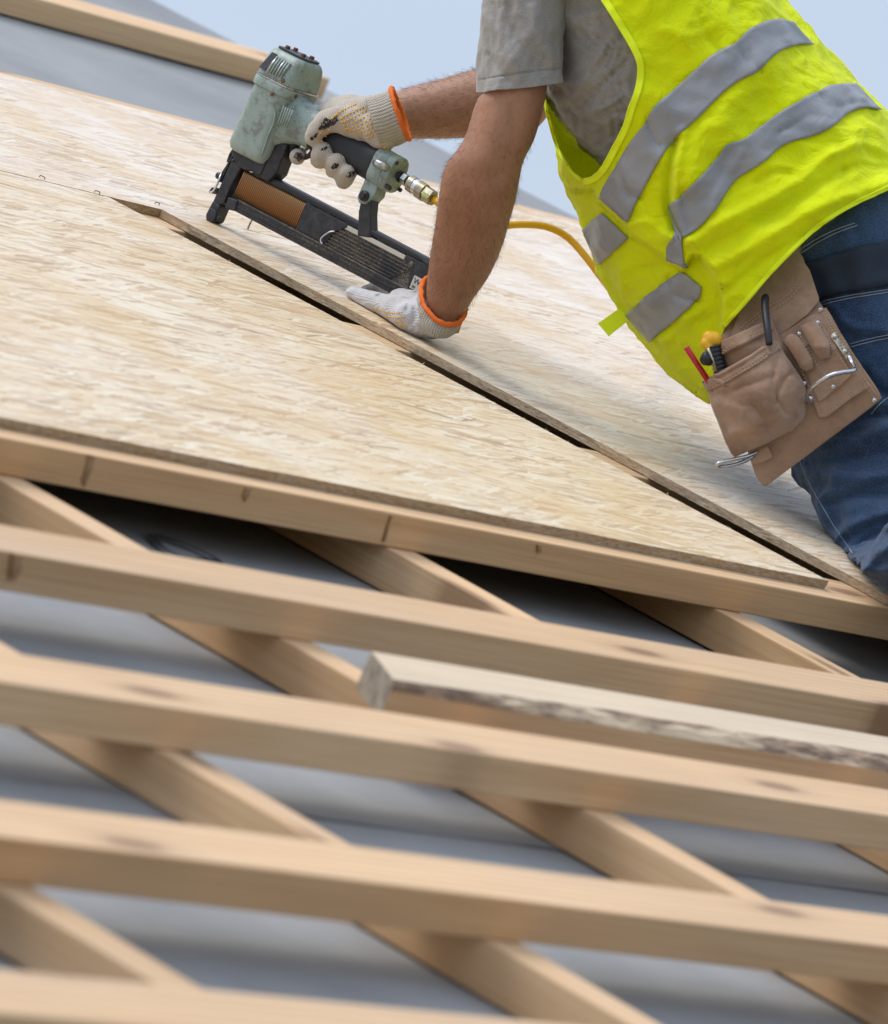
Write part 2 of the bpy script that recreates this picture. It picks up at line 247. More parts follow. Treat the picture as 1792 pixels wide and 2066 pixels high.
# ------------------------------------------------------------------ object helpers
def tag(o, label=None, cat=None, group=None, kind=None):
    if label: o['label'] = label
    if cat: o['category'] = cat
    if group: o['group'] = group
    if kind: o['kind'] = kind
    return o
def empty(name, P, **kw):
    o = bpy.data.objects.new(name, None); COL.objects.link(o); o.location = tuple(P); o.empty_display_size = .05
    o['base'] = [float(x) for x in P]; return tag(o, **kw)
def mk(name, V, Fc, mat, parent=None, smooth=True, base=None, mats=None, fm=None, **kw):
    V = np.asarray(V, float)
    b = np.array(parent['base']) if parent is not None else (np.array(base) if base is not None else V.mean(0))
    me = bpy.data.meshes.new(name); me.from_pydata((V-b).tolist(), [], [tuple(map(int, f)) for f in Fc])
    for mm in ([mat]+(mats or [])): me.materials.append(MT[mm])
    if fm is not None: me.polygons.foreach_set('material_index', np.asarray(fm, np.int32))
    me.polygons.foreach_set('use_smooth', np.full(len(me.polygons), smooth)); me.update()
    o = bpy.data.objects.new(name, me); COL.objects.link(o); o['base'] = [float(x) for x in b]
    if parent is None: o.location = tuple(b)
    else: o.parent = parent
    return tag(o, **kw)
def merge(parts):
    V, Fc = [], []; k = 0
    for v, f in parts:
        V.append(np.asarray(v, float)); Fc += [tuple(i+k for i in q) for q in f]; k += len(v)
    return np.concatenate(V), Fc
def solid(o, t, off=-1):
    m = o.modifiers.new('thick', 'SOLIDIFY'); m.thickness = t; m.offset = off; return o
def bev(o, w, seg=2, ang=35):
    m = o.modifiers.new('bev', 'BEVEL'); m.width = w; m.segments = seg; m.limit_method = 'ANGLE'; m.angle_limit = math.radians(ang); return o
def sub(o, n=1):
    m = o.modifiers.new('sub', 'SUBSURF'); m.levels = n; m.render_levels = n; return o
def catmull(K, M):
    K = np.asarray(K, float); n = len(K); E = np.vstack([2*K[0]-K[1], K, 2*K[-1]-K[-2]]); out = []
    for t in np.linspace(0, n-1, M):
        i = min(int(t), n-2); u = t-i; a, b, c, d = E[i:i+4]
        out.append(.5*((2*b)+(-a+c)*u+(2*a-5*b+4*c-d)*u*u+(-a+3*b-3*c+d)*u**3))
    return np.array(out)
def resample(P, M):
    P = np.asarray(P, float); L = np.r_[0, np.cumsum(np.linalg.norm(np.diff(P, axis=0), axis=1))]; t = np.linspace(0, L[-1], M)
    return np.stack([np.interp(t, L, P[:, i]) for i in range(P.shape[1])], 1)
def smoothline(P, M): return resample(catmull(P, max(4*len(P), 12)), M)
def gridf(nu, nv, close=False):
    Fc = []
    for i in range(nu-1):
        for j in range(nv if close else nv-1): Fc.append((i*nv+j, i*nv+(j+1) % nv, (i+1)*nv+(j+1) % nv, (i+1)*nv+j))
    return Fc
def pxv(P): P = np.asarray(P, float); return CAMW+((np.stack([(P[...,0]-CX)/F, (P[...,1]-CY)/F, np.ones(P.shape[:-1])], -1))*P[...,2:3])@M_CAM
def loft(keys, M, seg, power=2.0, caps=True):
    """rings from silhouette pairs: (ax, ay, bx, by, depth, half depth [, shift x, shift y])"""
    K = np.array([list(k)+[0]*(8-len(k)) for k in keys], float); K = catmull(K, M)
    ph = np.linspace(0, 2*PI, seg, endpoint=False); c = np.cos(ph); s = np.sin(ph)
    c = np.sign(c)*np.abs(c)**(2/power); s = np.sign(s)*np.abs(s)**(2/power)
    mid = (K[:, :2]+K[:, 2:4])/2; e = (K[:, 2:4]-K[:, :2])/2
    XY = mid[:, None]+e[:, None]*c[None, :, None]+K[:, None, 6:8]*s[None, :, None]
    D = K[:, 4:5]-K[:, 5:6]*s[None]
    V = pxv(np.concatenate([XY, D[..., None]], -1)).reshape(-1, 3); Fc = gridf(M, seg, True)
    if caps: Fc += [tuple(range(seg-1, -1, -1)), tuple(range((M-1)*seg, M*seg))]
    return V, Fc
def frames(P):
    P = np.asarray(P, float); T = np.gradient(P, axis=0); T /= np.linalg.norm(T, axis=1)[:, None]+1e-12
    u = np.cross(T[0], [.31, .2, .93]); u /= np.linalg.norm(u); out = []
    for t in T:
        u = u-(u@t)*t; u /= np.linalg.norm(u); out.append((u.copy(), np.cross(t, u)))
    return out
def tube(P, r, seg=8, closed=False, cap=True):
    P = np.asarray(P, float); r = np.broadcast_to(np.asarray(r, float), (len(P),)); fr = frames(P); V = []
    for p, (u, v), q in zip(P, fr, r):
        for j in range(seg): a = 2*PI*j/seg; V.append(p+q*(math.cos(a)*u+math.sin(a)*v))
    Fc = gridf(len(P), seg, True)
    if closed: k = (len(P)-1)*seg; Fc += [(k+j, k+(j+1) % seg, (j+1) % seg, j) for j in range(seg)]
    elif cap: Fc += [tuple(range(seg-1, -1, -1)), tuple(range((len(P)-1)*seg, len(P)*seg))]
    return np.array(V), Fc
_ico = None
def ball(P, r, ax=None):
    global _ico
    if _ico is None:
        bm = bmesh.new(); bmesh.ops.create_icosphere(bm, subdivisions=3, radius=1); _ico = (np.array([v.co[:] for v in bm.verts]), [tuple(v.index for v in f.verts) for f in bm.faces]); bm.free()
    r = np.broadcast_to(np.asarray(r, float), (3,)); V = _ico[0]*r
    if ax is not None: V = V@np.asarray(ax)
    return V+np.asarray(P), _ico[1]
def chain(pts):
    """capsule chain: [(world point, radius), ...] as closed pieces"""
    out = []
    for (p, r), (q, s) in zip(pts[:-1], pts[1:]):
        n = max(2, int(np.linalg.norm(np.asarray(q)-np.asarray(p))/(min(r, s)*.35)))
        for t in np.linspace(0, 1, n+1): out.append(ball(np.asarray(p)*(1-t)+np.asarray(q)*t, r*(1-t)+s*t))
    return out
def remesh(parts, vox, smooth=4, fac=.5):
    V, Fc = merge(parts); c = V.mean(0); me = bpy.data.meshes.new('tmp'); me.from_pydata((V-c).tolist(), [], Fc); me.update()
    o = bpy.data.objects.new('tmp', me); COL.objects.link(o)
    m = o.modifiers.new('r', 'REMESH'); m.mode = 'VOXEL'; m.voxel_size = vox
    if smooth: s = o.modifiers.new('s', 'SMOOTH'); s.iterations = smooth; s.factor = fac
    dg = bpy.context.evaluated_depsgraph_get(); e = o.evaluated_get(dg).to_mesh()
    n = len(e.vertices); A = np.empty(n*3); e.vertices.foreach_get('co', A); Fo = [tuple(p.vertices) for p in e.polygons]
    o.evaluated_get(dg).to_mesh_clear(); bpy.data.objects.remove(o); bpy.data.meshes.remove(me)
    return A.reshape(-1, 3)+c, Fo
def vnormals(V, Fc):
    q = np.array([f if len(f) == 4 else (*f, f[2]) for f in Fc if len(f) in (3, 4)]); n = np.cross(V[q[:, 2]]-V[q[:, 0]], V[q[:, 3]]-V[q[:, 1]])
    t = q[:, 3] == q[:, 2]; n[t] = np.cross(V[q[t, 1]]-V[q[t, 0]], V[q[t, 2]]-V[q[t, 0]])
    out = np.zeros_like(V)
    for i in range(4): np.add.at(out, q[:, i], n)
    return out/(np.linalg.norm(out, axis=1)[:, None]+1e-12)
def wrinkle(V, Fc, amp, scale, stretch=(1, 1, 1), ridged=True, seed=0.0, octs=3):
    n = vnormals(V, Fc); S = V*np.array(stretch)*scale+seed; d = np.empty(len(V))
    for i, p in enumerate(S):
        v = Vector(p)
        if ridged:
            a, f, s = 1.0, 1.0, 0.0
            for _ in range(octs): s += a*(1-2*abs(noise.noise(v*f))); a *= .45; f *= 2.1
            d[i] = s-.8
        else: d[i] = noise.fractal(v, .6, 2.0, octs)
    return V+n*(amp*d)[:, None]
def dist_line(XY, L):
    L = np.asarray(L, float); best = np.full(len(XY), 1e9)
    for a, b in zip(L[:-1], L[1:]):
        ab = b-a; t = np.clip(((XY-a)@ab)/(ab@ab+1e-9), 0, 1); best = np.minimum(best, np.linalg.norm(XY-a-t[:, None]*ab, axis=1))
    return best
def folds(V, lines, near=None):
    """raise (+) or sink (-) real folds along traced lines; [(polyline, width px, height m)]"""
    q = proj(V); dirc = V-CAMW; dirc /= np.linalg.norm(dirc, axis=1)[:, None]; s = np.zeros(len(V))
    for L, wd, h in lines: s += h*np.exp(-(dist_line(q[:, :2], catmull(L, 4*len(L)))/wd)**2)
    if near is not None: s = s*near(q)
    return V-dirc*s[:, None]
def inside(XY, poly):
    poly = np.asarray(poly, float); x, y = XY[:, 0], XY[:, 1]; r = np.zeros(len(XY), bool); j = len(poly)-1
    for i in range(len(poly)):
        xi, yi = poly[i]; xj, yj = poly[j]
        c = ((yi > y) != (yj > y)) & (x < (xj-xi)*(y-yi)/(yj-yi+1e-12)+xi); r ^= c; j = i
    return r
def bvh(V, Fc): return BVHTree.FromPolygons([Vector(v) for v in V], [tuple(map(int, f)) for f in Fc])
def cast(bt, x, y, off=0.0):
    d = px(x, y, 1.0)-CAMW; d /= np.linalg.norm(d); h = bt.ray_cast(Vector(CAMW), Vector(d))
    if h[0] is None: return None
    n = np.array(h[1]); n = -n if n@d > 0 else n
    return np.array(h[0])+n*off
def cast_or(bt, x, y, off, ref):
    p = cast(bt, x, y, off)
    if p is not None: return p
    q = bt.find_nearest(Vector(px(x, y, ref))); n = np.array(q[1]); d = px(x, y, 1.)-CAMW; n = -n if n@d > 0 else n
    return np.array(q[0])+n*off
def strip_on(bt, up, lo, nu, nv, off, ref):
    A, B_ = smoothline(up, nu), smoothline(lo, nu); V = []
    for i in range(nu):
        for j in range(nv): t = j/(nv-1); x, y = A[i]*(1-t)+B_[i]*t; V.append(cast_or(bt, x, y, off, ref))
    return np.array(V), gridf(nu, nv)
def line_on(bt, L, M, off, ref): return np.array([cast_or(bt, x, y, off, ref) for x, y in smoothline(L, M)])
def dashes(P, r, duty=.6, pitch=.0042):
    P = np.asarray(P); L = np.linalg.norm(np.diff(P, axis=0), axis=1).sum(); k = max(2, int(L/pitch)); Q = resample(P, k*2+1); out = []
    for i in range(k): out.append(tube([Q[2*i], Q[2*i]*.5+Q[2*i+1]*.5, Q[2*i]*(1-duty*1.5)+Q[2*i+1]*duty*1.5 if False else Q[2*i+1]], r, 4))
    return merge(out)
def prism(P0, ext):
    P0 = np.asarray(P0, float); n = len(P0); V = np.vstack([P0, P0+np.asarray(ext)])
    return V, [tuple(range(n-1, -1, -1)), tuple(range(n, 2*n))]+[(i, (i+1) % n, n+(i+1) % n, n+i) for i in range(n)]
def roofbox(name, r0, r1, b0, b1, n0, n1, mat, jit=0, segs=1, bevel=.0015, axis='b', **kw):
    """timber laid in the roof frame, its local x along its length"""
    c = W((r0+r1)/2, (b0+b1)/2, (n0+n1)/2)
    if axis == 'b': L, wd, ex, ey = b1-b0, r1-r0, BW, -RW
    else: L, wd, ex, ey = r1-r0, b1-b0, RW, BW
    h = n1-n0; V = []; Fc = []
    s0 = random.random()*50
    for i in range(segs+1):
        x = -L/2+L*i/segs; dy = jit*noise.noise((x*.9, s0, 0)); dz = jit*.35*noise.noise((x*.9, s0, 7))
        for y, z in ((-1, -1), (1, -1), (1, 1), (-1, 1)): V.append((x, y*wd/2+dy, z*h/2+(dz if z > 0 else 0)))
    for i in range(segs):
        for j in range(4): Fc.append((i*4+j, i*4+(j+1) % 4, i*4+4+(j+1) % 4, i*4+4+j))
    Fc += [(3, 2, 1, 0), tuple(segs*4+j for j in range(4))]
    me = bpy.data.meshes.new(name); me.from_pydata(V, [], Fc); me.materials.append(MT[mat]); me.materials.append(MT['end_grain'])
    for p in me.polygons[-2:]: p.material_index = 1
    bm = bmesh.new(); bm.from_mesh(me); bmesh.ops.recalc_face_normals(bm, faces=bm.faces); bm.to_mesh(me); bm.free()
    o = bpy.data.objects.new(name, me); COL.objects.link(o)
    ez = np.cross(ex, ey); o.matrix_world = Matrix([[ex[i], ey[i], ez[i], c[i]] for i in range(3)]+[[0, 0, 0, 1]])
    if bevel: bev(o, bevel, 2)
    return tag(o, **kw)
def rbn(x, y, n):
    D = on_n(x, y, n); v = ray(x, y)*D; return C0[0]+v@_R, C0[1]+v@_B
# ------------------------------------------------------------------ ground and house
NM = -.083                                             # membrane level below the batten tops
gv = [(-900, -900, 0), (900, -900, 0), (900, 900, 0), (-900, 900, 0)]
o = mk('ground', gv, [(0, 1, 2, 3)], 'soil', base=(0, 0, 0), smooth=False, kind='structure')
VERGE = rbn(1150, 430, NM)[1]; WEST, RIDGE, EAVE = -5.6, -5.0, 2.75
def house():
    h = empty('house', (0, 0, 0), label='pale rendered house below the grey membrane roof', cat='house')
    yr = W(RIDGE, 0, 0)[1]; zr = W(RIDGE, 0, NM-.02)[2]; ye = W(EAVE-.25, 0, 0)[1]; ze = W(EAVE-.25, 0, NM-.10)[2]; yb = 2*yr-ye
    x0, x1 = WEST+.25, VERGE-.25
    for xx in (x0, x1):
        P = [(xx, ye, 0), (xx, yb, 0), (xx, yb, ze-.05), (xx, yr, zr-.16), (xx, ye, ze-.05)]
        v, f = prism(P, (.22 if xx == x0 else -.22, 0, 0)); mk('gable_wall', v, f, 'wall', h, smooth=False)
    for yy, s in ((ye, 1), (yb, -1)):
        P = [(x0+.23, yy, 0), (x1-.23, yy, 0), (x1-.23, yy, ze-.06), (x0+.23, yy, ze-.06)]
        v, f = prism(P, (0, .22*s, 0)); mk('side_wall', v, f, 'wall', h, smooth=False)
    e0, e1 = W(EAVE, WEST, NM-.025), W(RIDGE, WEST, NM-.025); q0, q1 = W(EAVE, WEST, NM-.145), W(RIDGE, WEST, NM-.145)
    v, f = prism([e0, e1, q1, q0], (VERGE-WEST, 0, 0)); mk('roof_deck', v, f, 'pine', h, smooth=False)
    m = lambda p: np.array([p[0], 2*yr-p[1], p[2]])
    v, f = prism([m(e0), m(e1), m(q1), m(q0)], (VERGE-WEST, 0, 0)); mk('roof_deck', v, f, 'membrane', h, smooth=False)
house()
# ------------------------------------------------------------------ membrane, lapped in strips
under = empty('roof_underlay', W(0, 0, NM), kind='structure')
def membrane_strip(r0, r1, lift):
    nr, nb = int((r1-r0)/.03)+2, int((VERGE-WEST)/.05)+2; V = []
    for i in range(nr):
        r = r0+(r1-r0)*i/(nr-1)
        for j in range(nb):
            b = WEST+(VERGE-WEST)*j/(nb-1)
            z = -.0022+.0012*noise.fractal((r*3.2, b*2.1, lift*900), .6, 2, 3)+.0005*noise.noise((r*14, b*5, 3)); u = min(1, max(0, (r-r0)/.22)); z -= .0042*(1-u*u*(3-2*u))*(1 if lift else 0)
            edge = math.exp(-((r1-r)/.02)**2)*.0012*(1+noise.noise((b*3, 1, 2)))
            V.append(W(r, b, NM+min(z, -.0006)+edge*(1 if lift else 0)))
    return mk('membrane_strip', V, gridf(nr, nb), 'membrane', under)
membrane_strip(-5.0, -3.05, .0); membrane_strip(-3.2, -1.30, -.0018); membrane_strip(-1.45, -.20, -.0036); membrane_strip(-.35, 1.205, -.0030); membrane_strip(1.0, EAVE, -.0085)
# dark glue line printed on the lap, printed marks of the membrane
def ink_line(pts, wd, n=NM+.0022):
    Q = smoothline([W(r, b, n) for r, b in pts], 40); out = []
    T = np.gradient(Q, axis=0); T /= np.linalg.norm(T, axis=1)[:, None]; S = np.cross(NW, T)*wd/2
    V = np.stack([Q-S, Q+S], 1).reshape(-1, 3); return V, gridf(len(Q), 2)
parts = [ink_line([(1.007+.004*math.sin(k*2.1), b), (1.007+.004*math.cos(k), b+.6)], .010, NM+.0006) for k, b in enumerate(np.arange(WEST+.1, VERGE-.7, .63))]
v, f = merge(parts); mk('lap_line', v, f, 'ink', under)
lg = [rbn(*q, NM+.002) for q in ((306, 1078), (322, 1100), (352, 1117), (385, 1128), (425, 1131), (441, 1133), (428, 1122), (380, 1100), (340, 1086), (312, 1079))]
v, f = ink_line(lg, .012); mk('printed_mark', v, f, 'ink', under)
tx = []
for x, y in ((1604, 1462), (1652, 1470), (1700, 1479), (1746, 1487), (1786, 1494)):
    r, b = rbn(x, y, NM+.002); tx.append(ink_line([(r-.012, b-.03), (r+.02, b+.01), (r-.004, b+.035)], .011))
v, f = merge(tx); mk('printed_letters', v, f, 'ink', under)
# ------------------------------------------------------------------ rafters strips (counter battens) and battens
RW_, RH = .060, .045
CB = {-4.43: 'pine counter batten, fourth beyond the one at the bark-edged timber end', -3.715: 'pine counter batten, third beyond the one at the bark-edged timber end', -3.0: 'pine counter batten, second beyond the one at the bark-edged timber end', -2.288: 'pine counter batten next beyond the one at the bark-edged timber end', -1.575: 'pine counter batten passing right at the cut end of the bark-edged timber',
      -.845: 'pine counter batten passing under the middle of the bark-edged timber', -.152: 'pine counter batten below the board corner next to the worker knee'}
for b in (.56, 1.27, 1.98, 2.62): CB[b] = 'pine counter batten covered by the boards behind the worker'
for b, lab in CB.items():
    roofbox('counter_batten', -1.42, EAVE-.03, b, b+RW_, NM, NM+RH-.0006, 'pine', 0, 1, .0015, 'r', label=lab, cat='timber', group='counter battens on the membrane')
BF = [(.422, 'pine batten under the lower edge of the straw-coloured board'), (.818, 'pine batten, second below the straw-coloured board edge, above the bark-edged offcut'),
      (1.208, 'pine batten just below the bark-edged timber'), (1.593, 'pine batten, second below the bark-edged timber'), (1.953, 'pine batten, third below the bark-edged timber'), (2.345, 'pine batten, fourth below the bark-edged timber'), (2.72, 'pine batten along the eave edge'),
      (.036, 'shaded pine batten crossing the dark board gap, lowest of three'), (-.35, 'shaded pine batten crossing the middle of the dark board gap'), (-.735, 'pine batten at the top end of the dark board gap'), (-1.40, 'pine batten under the top edge of the boards')]
def on_front(x, y, r):
    q = ray(x, y); return px(x, y, (r-C0[0])/(q@_R))
KN = {.422: [[(178, 918), (193, 921), (187, 945), (171, 983), (166, 968), (174, 945)], [(497, 984), (509, 985), (503, 1000), (495, 1013), (491, 1000)], [(789, 1041), (793, 1042), (777, 1094), (773, 1093)], [(1086, 1100), (1094, 1102), (1092, 1116), (1086, 1114)]],
      .818: [[(30, 1118), (46, 1121), (44, 1150), (30, 1172), (22, 1168), (26, 1140)]]}
for r, lab in BF:
    bt_ = roofbox('roof_batten', r-.086, r, WEST+.06, VERGE-.12, -.038, 0, 'pine', .004 if r > .5 else .0015, 24, .0018, 'b', label=lab, cat='batten', group='battens across the slope')
    for L in KN.get(r, []):
        P = [on_front(x, y, r+.0052 if r > .5 else r+.0022) for x, y in L]; c_ = np.mean(P, 0); o = mk('knot', P, [tuple(range(len(P)))], 'knot', base=c_, smooth=False); solid(o, .009, -1 if np.cross(P[1]-P[0], P[2]-P[0])@RW > 0 else 1)
        mw = Matrix.Translation(Vector(c_)); o.parent = bt_; o.matrix_parent_inverse = bt_.matrix_world.inverted(); o.matrix_basis = mw
# loose timber on the membrane above the boards
r, b = rbn(648, 204, NM)
roofbox('loose_timber', r-.089, r, b-3.0, b, NM+.0015, NM+.0395, 'pine', .002, 12, .002, 'b', label='loose square-cut pine plank lying on grey membrane above the boards', cat='timber')
# loose timber with bark, between two battens
def bark_timber():
    L1 = 1.5; L0 = min(np.arange(-2.2, -1.0, .002), key=lambda b: abs(proj(W(.944, b, .001))[0]-750)); segs = 70; rb, rf = .944, 1.034; V = []; Fc = []; fm = []
    for i in range(segs+1):
        b = L0+(L1-L0)*i/segs; u = b*2.3
        wane = .008+.020*max(0, min(1, (b-L0)/.35))*(.75+.5*noise.noise((u, 3, 1))+.25*noise.noise((u*5, 2, 8))); dz = .010+.005*noise.noise((u*2, 9, 2)); k = .004*noise.noise((u*6, 1, 5))
        ang = .05*(1 if i == 0 else 0)
        P = [(rb, 0), (rf-wane+k, .001), (rf-wane*.45, -dz*.35+k), (rf-.002, -dz), (rf, -.038), (rb, -.038)]
        for rr, n in P: V.append(W(rr, b-(rr-rb)*(.9 if i == 0 else 0), n+.0008))
    for i in range(segs):
        for j in range(6): Fc.append((i*6+j, i*6+(j+1) % 6, i*6+6+(j+1) % 6, i*6+6+j)); fm.append(1 if j in (1, 2) else (3 if j == 3 else 0))
    Fc += [(5, 4, 3, 2, 1, 0), tuple(segs*6+j for j in range(6))]; fm += [2, 2]
    c = W(rb, L0, 0); ex, ey = BW, -RW; ez = NW; A = np.array([ex, ey, ez]); Vl = (np.array(V)-c)@A.T
    me = bpy.data.meshes.new('bark_timber'); me.from_pydata(Vl.tolist(), [], Fc)
    for mm in ('pine_pale', 'bark', 'end_grain', 'pine'): me.materials.append(MT[mm])
    me.polygons.foreach_set('material_index', np.array(fm, np.int32)); me.update()
    o = bpy.data.objects.new('loose_timber', me); COL.objects.link(o); o.matrix_world = Matrix([[ex[i], ey[i], ez[i], c[i]] for i in range(3)]+[[0, 0, 0, 1]])
    tag(o, 'pale loose timber with dark bark along its edge, lying between two battens', 'timber')
bark_timber()
# ------------------------------------------------------------------ strand boards
def board(name, r0, r1, b0, b1, n0, n1, mat, label, rag=.0016):
    def side(p, q, L):
        k = max(2, int(L/.012)); return [(p[0]+(q[0]-p[0])*i/k, p[1]+(q[1]-p[1])*i/k) for i in range(k)]
    C = [(b0, -r1), (b1, -r1), (b1, -r0), (b0, -r0)]; ring = []
    for a, c in zip(C, C[1:]+C[:1]): ring += side(a, c, math.dist(a, c))
    cx_, cy_ = (b0+b1)/2, -(r0+r1)/2; V = []; n = len(ring)
    def jt(i, k, a): return a*(noise.noise((i*.37, k*3.1, b0))+.9*max(0, noise.noise((i*1.7, k, r0))-.25)*2)
    for k, z in enumerate((n1, (n1*.55+n0*.45), n0)):
        for i, (x, y) in enumerate(ring):
            dx, dy = (1 if x < cx_ else -1, 1 if y < cy_ else -1); a = jt(i, k, rag)
            ex_ = abs(x-b0) < 1e-6 or abs(x-b1) < 1e-6; ey_ = abs(y+r0) < 1e-6 or abs(y+r1) < 1e-6
            V.append((x-cx_+(dx*a if ex_ else 0), y-cy_+(dy*a if ey_ else 0), z-(n0+n1)/2))
    Fc = [tuple(range(n)), tuple(range(3*n-1, 2*n-1, -1))]; fm = [0, 0]
    for k in range(2):
        for i in range(n): Fc.append((k*n+i, (k+1)*n+i, (k+1)*n+(i+1) % n, k*n+(i+1) % n)); fm.append(1)
    me = bpy.data.meshes.new(name); me.from_pydata(V, [], Fc); me.materials.append(MT[mat]); me.materials.append(MT['osb_edge']); me.polygons.foreach_set('material_index', np.array(fm, np.int32)); me.update()
    o = bpy.data.objects.new(name, me); COL.objects.link(o); c = W((r0+r1)/2, (b0+b1)/2, (n0+n1)/2)
    ex, ey, ez = BW, -RW, NW; o.matrix_world = Matrix([[ex[i], ey[i], ez[i], c[i]] for i in range(3)]+[[0, 0, 0, 1]])
    return tag(o, label, 'board', 'strand boards on the roof')
TH = .011
P1B = .388
board('strand_board', -.7815, P1B, -2.32, .120, .0006, TH, 'osb', 'straw-coloured strand board below the dark gap, with ragged lower edge over the battens')
board('strand_board', -.7815, .437, .237, 2.677, .0010, TH+.0006, 'osb_bleached', 'bleached strand board with exposed edge along dark gap, under the kneeling worker')
board('strand_board', -1.405, -.7850, -.20, 2.24, .0006, TH, 'osb_bleached', 'strand board along the top row, beneath the grey membrane')
board('strand_board', -1.405, -.7850, -2.645, -.204, .0006, TH, 'osb', 'strand board at the left end of the top row')
# splinters along the cut edges
spl = []
def splinter(r, b, n, d, L):
    p = W(r, b, n); q = p+Wv(d)*L; s = np.cross(NW, q-p); s = s/np.linalg.norm(s)*.0007
    spl.append((np.array([p-s, p+s, q]), [(0, 1, 2)]))
for k in range(420):
    t = random.random()
    if k % 3 == 0: splinter(-.78+1.18*t, .119, TH-.001*random.random(), (random.uniform(-1, 1), random.uniform(.3, 1), random.uniform(-.2, .3)), random.uniform(.004, .012))
    elif k % 3 == 1: splinter(-.78+1.2*t, .238, TH-.010*random.random(), (random.uniform(-1, 1), -random.uniform(.2, .8), random.uniform(-.4, .3)), random.uniform(.003, .009))
    else: splinter(P1B-.001, -2.3+2.4*t, TH-.010*random.random(), (random.uniform(.2, .8), random.uniform(-1, 1), random.uniform(-.4, .3)), random.uniform(.003, .009))
v, f = merge(spl); mk('wood_splinters', v, f, 'osb_edge', smooth=False, kind='stuff', label='ragged wood splinters along the sawn board edges', cat='splinters')
# staples in the boards, standing nail
def staple(x, y, ang, lab, h=.0022, wd=.007):
    p = pn(x, y, TH+.0006); d = RW*math.cos(ang)+BW*math.sin(ang)
    P = [p-d*wd/2-NW*.002, p-d*wd/2+NW*h, p+d*wd/2+NW*h, p+d*wd/2-NW*.002]; v, f = tube(resample(P, 13), .0006, 6)
    mk('wire_staple', v, f, 'rust', label=lab, cat='staple', group='staples standing out of the boards')
staple(85, 359, .4, 'rusty staple in pale board, farthest from the stapler'); staple(196, 389, 1.0, 'rusty staple beside the tip of the dark gap'); staple(317, 412, 1.3, 'rusty staple just above the gap between boards')
staple(670, 460, 1.1, 'rusty staple under the stapler handle'); staple(690, 505, .5, 'rusty staple beside the stapler magazine')
zx = lambda x, y: (361.6+.3459*x, 51.65+.3459*y)
# ------------------------------------------------------------------ the worker
KNEE = pn(1800, 1168, TH)
person = empty('person', KNEE, label='kneeling worker in yellow high-visibility vest, grey shirt, jeans and white gloves', cat='person')
kx, ky = 1822, 1108
DK = on_n(kx, ky, TH+.062)                             # left knee rests on the board
SH = 9.84
ARM_L = [(1030, -70, 1140, -50, 9.90, .050), (1005, 20, 1112, 20, 9.865, .040), (996, 110, 1108, 104, 9.85, .040), (984, 165, 1104, 152, 9.847, .042), (960, 206, 1103, 190, 9.845, .0455), (936, 280, 1081, 276, 9.845, .044), (897, 338, 1056, 328, 9.85, .046),
         (886, 390, 1043, 396, 9.86, .046), (879, 440, 1030, 444, 9.88, .044), (870, 497, 1012, 504, 9.905, .041), (863, 545, 986, 560, 9.93, .037), (860, 590, 950, 612, 9.945, .031), (862, 640, 932, 655, 9.958, .027), (868, 665, 928, 675, 9.962, .024)]
ARM_R = [(745, 215, 780, 288, 10.275, .024), (772, 200, 803, 284, 10.28, .027), (803, 183, 830, 281, 10.29, .030), (880, 161, 886, 281, 10.29, .037), (950, 141, 942, 278, 10.28, .041), (1010, 130, 1012, 272, 10.27, .042), (1062, 128, 1092, 252, 10.26, .044), (1100, 50, 1160, 120, 10.26, .045), (1160, -80, 1250, -10, 10.24, .055)]
TORSO = [(1740, 830, 1960, 660, 9.98, .11), (1660, 690, 1840, 450, 9.985, .12), (1520, 540, 1720, 310, 9.99, .12), (1380, 400, 1600, 190, 9.995, .13), (1280, 250, 1510, 70, 10.0, .145), (1190, 90, 1440, -70, 10.01, .16), (1130, -40, 1390, -180, 10.02, .155), (1120, -150, 1320, -260, 10.02, .10), (1090, -230, 1250, -300, 10.02, .062), (1040, -300, 1190, -375, 10.02, .058)]
LEG_L = [(1760, 760, 1900, 640, 9.96, .060), (1765, 900, 1890, 820, 9.90, .050), (1790, 1000, 1890, 940, 9.85, .042), (1815, 1060, 1890, 1030, 9.80, .034), (1840, 1095, 1890, 1085, DK+.03, .028), (1850, 1110, 1885, 1110, DK+.01, .022)]
def roofpt(P, r=0, b=0, n=0): return np.asarray(P)+RW*r+BW*b+NW*n
kneeP = px(kx+30, ky, DK)
footP = roofpt(kneeP, .40, .02, -.005); kneeR = roofpt(kneeP, -.01, .27, 0); footR = roofpt(kneeR, .40, .02, -.005); hipR = px(1900, 650, 10.09)
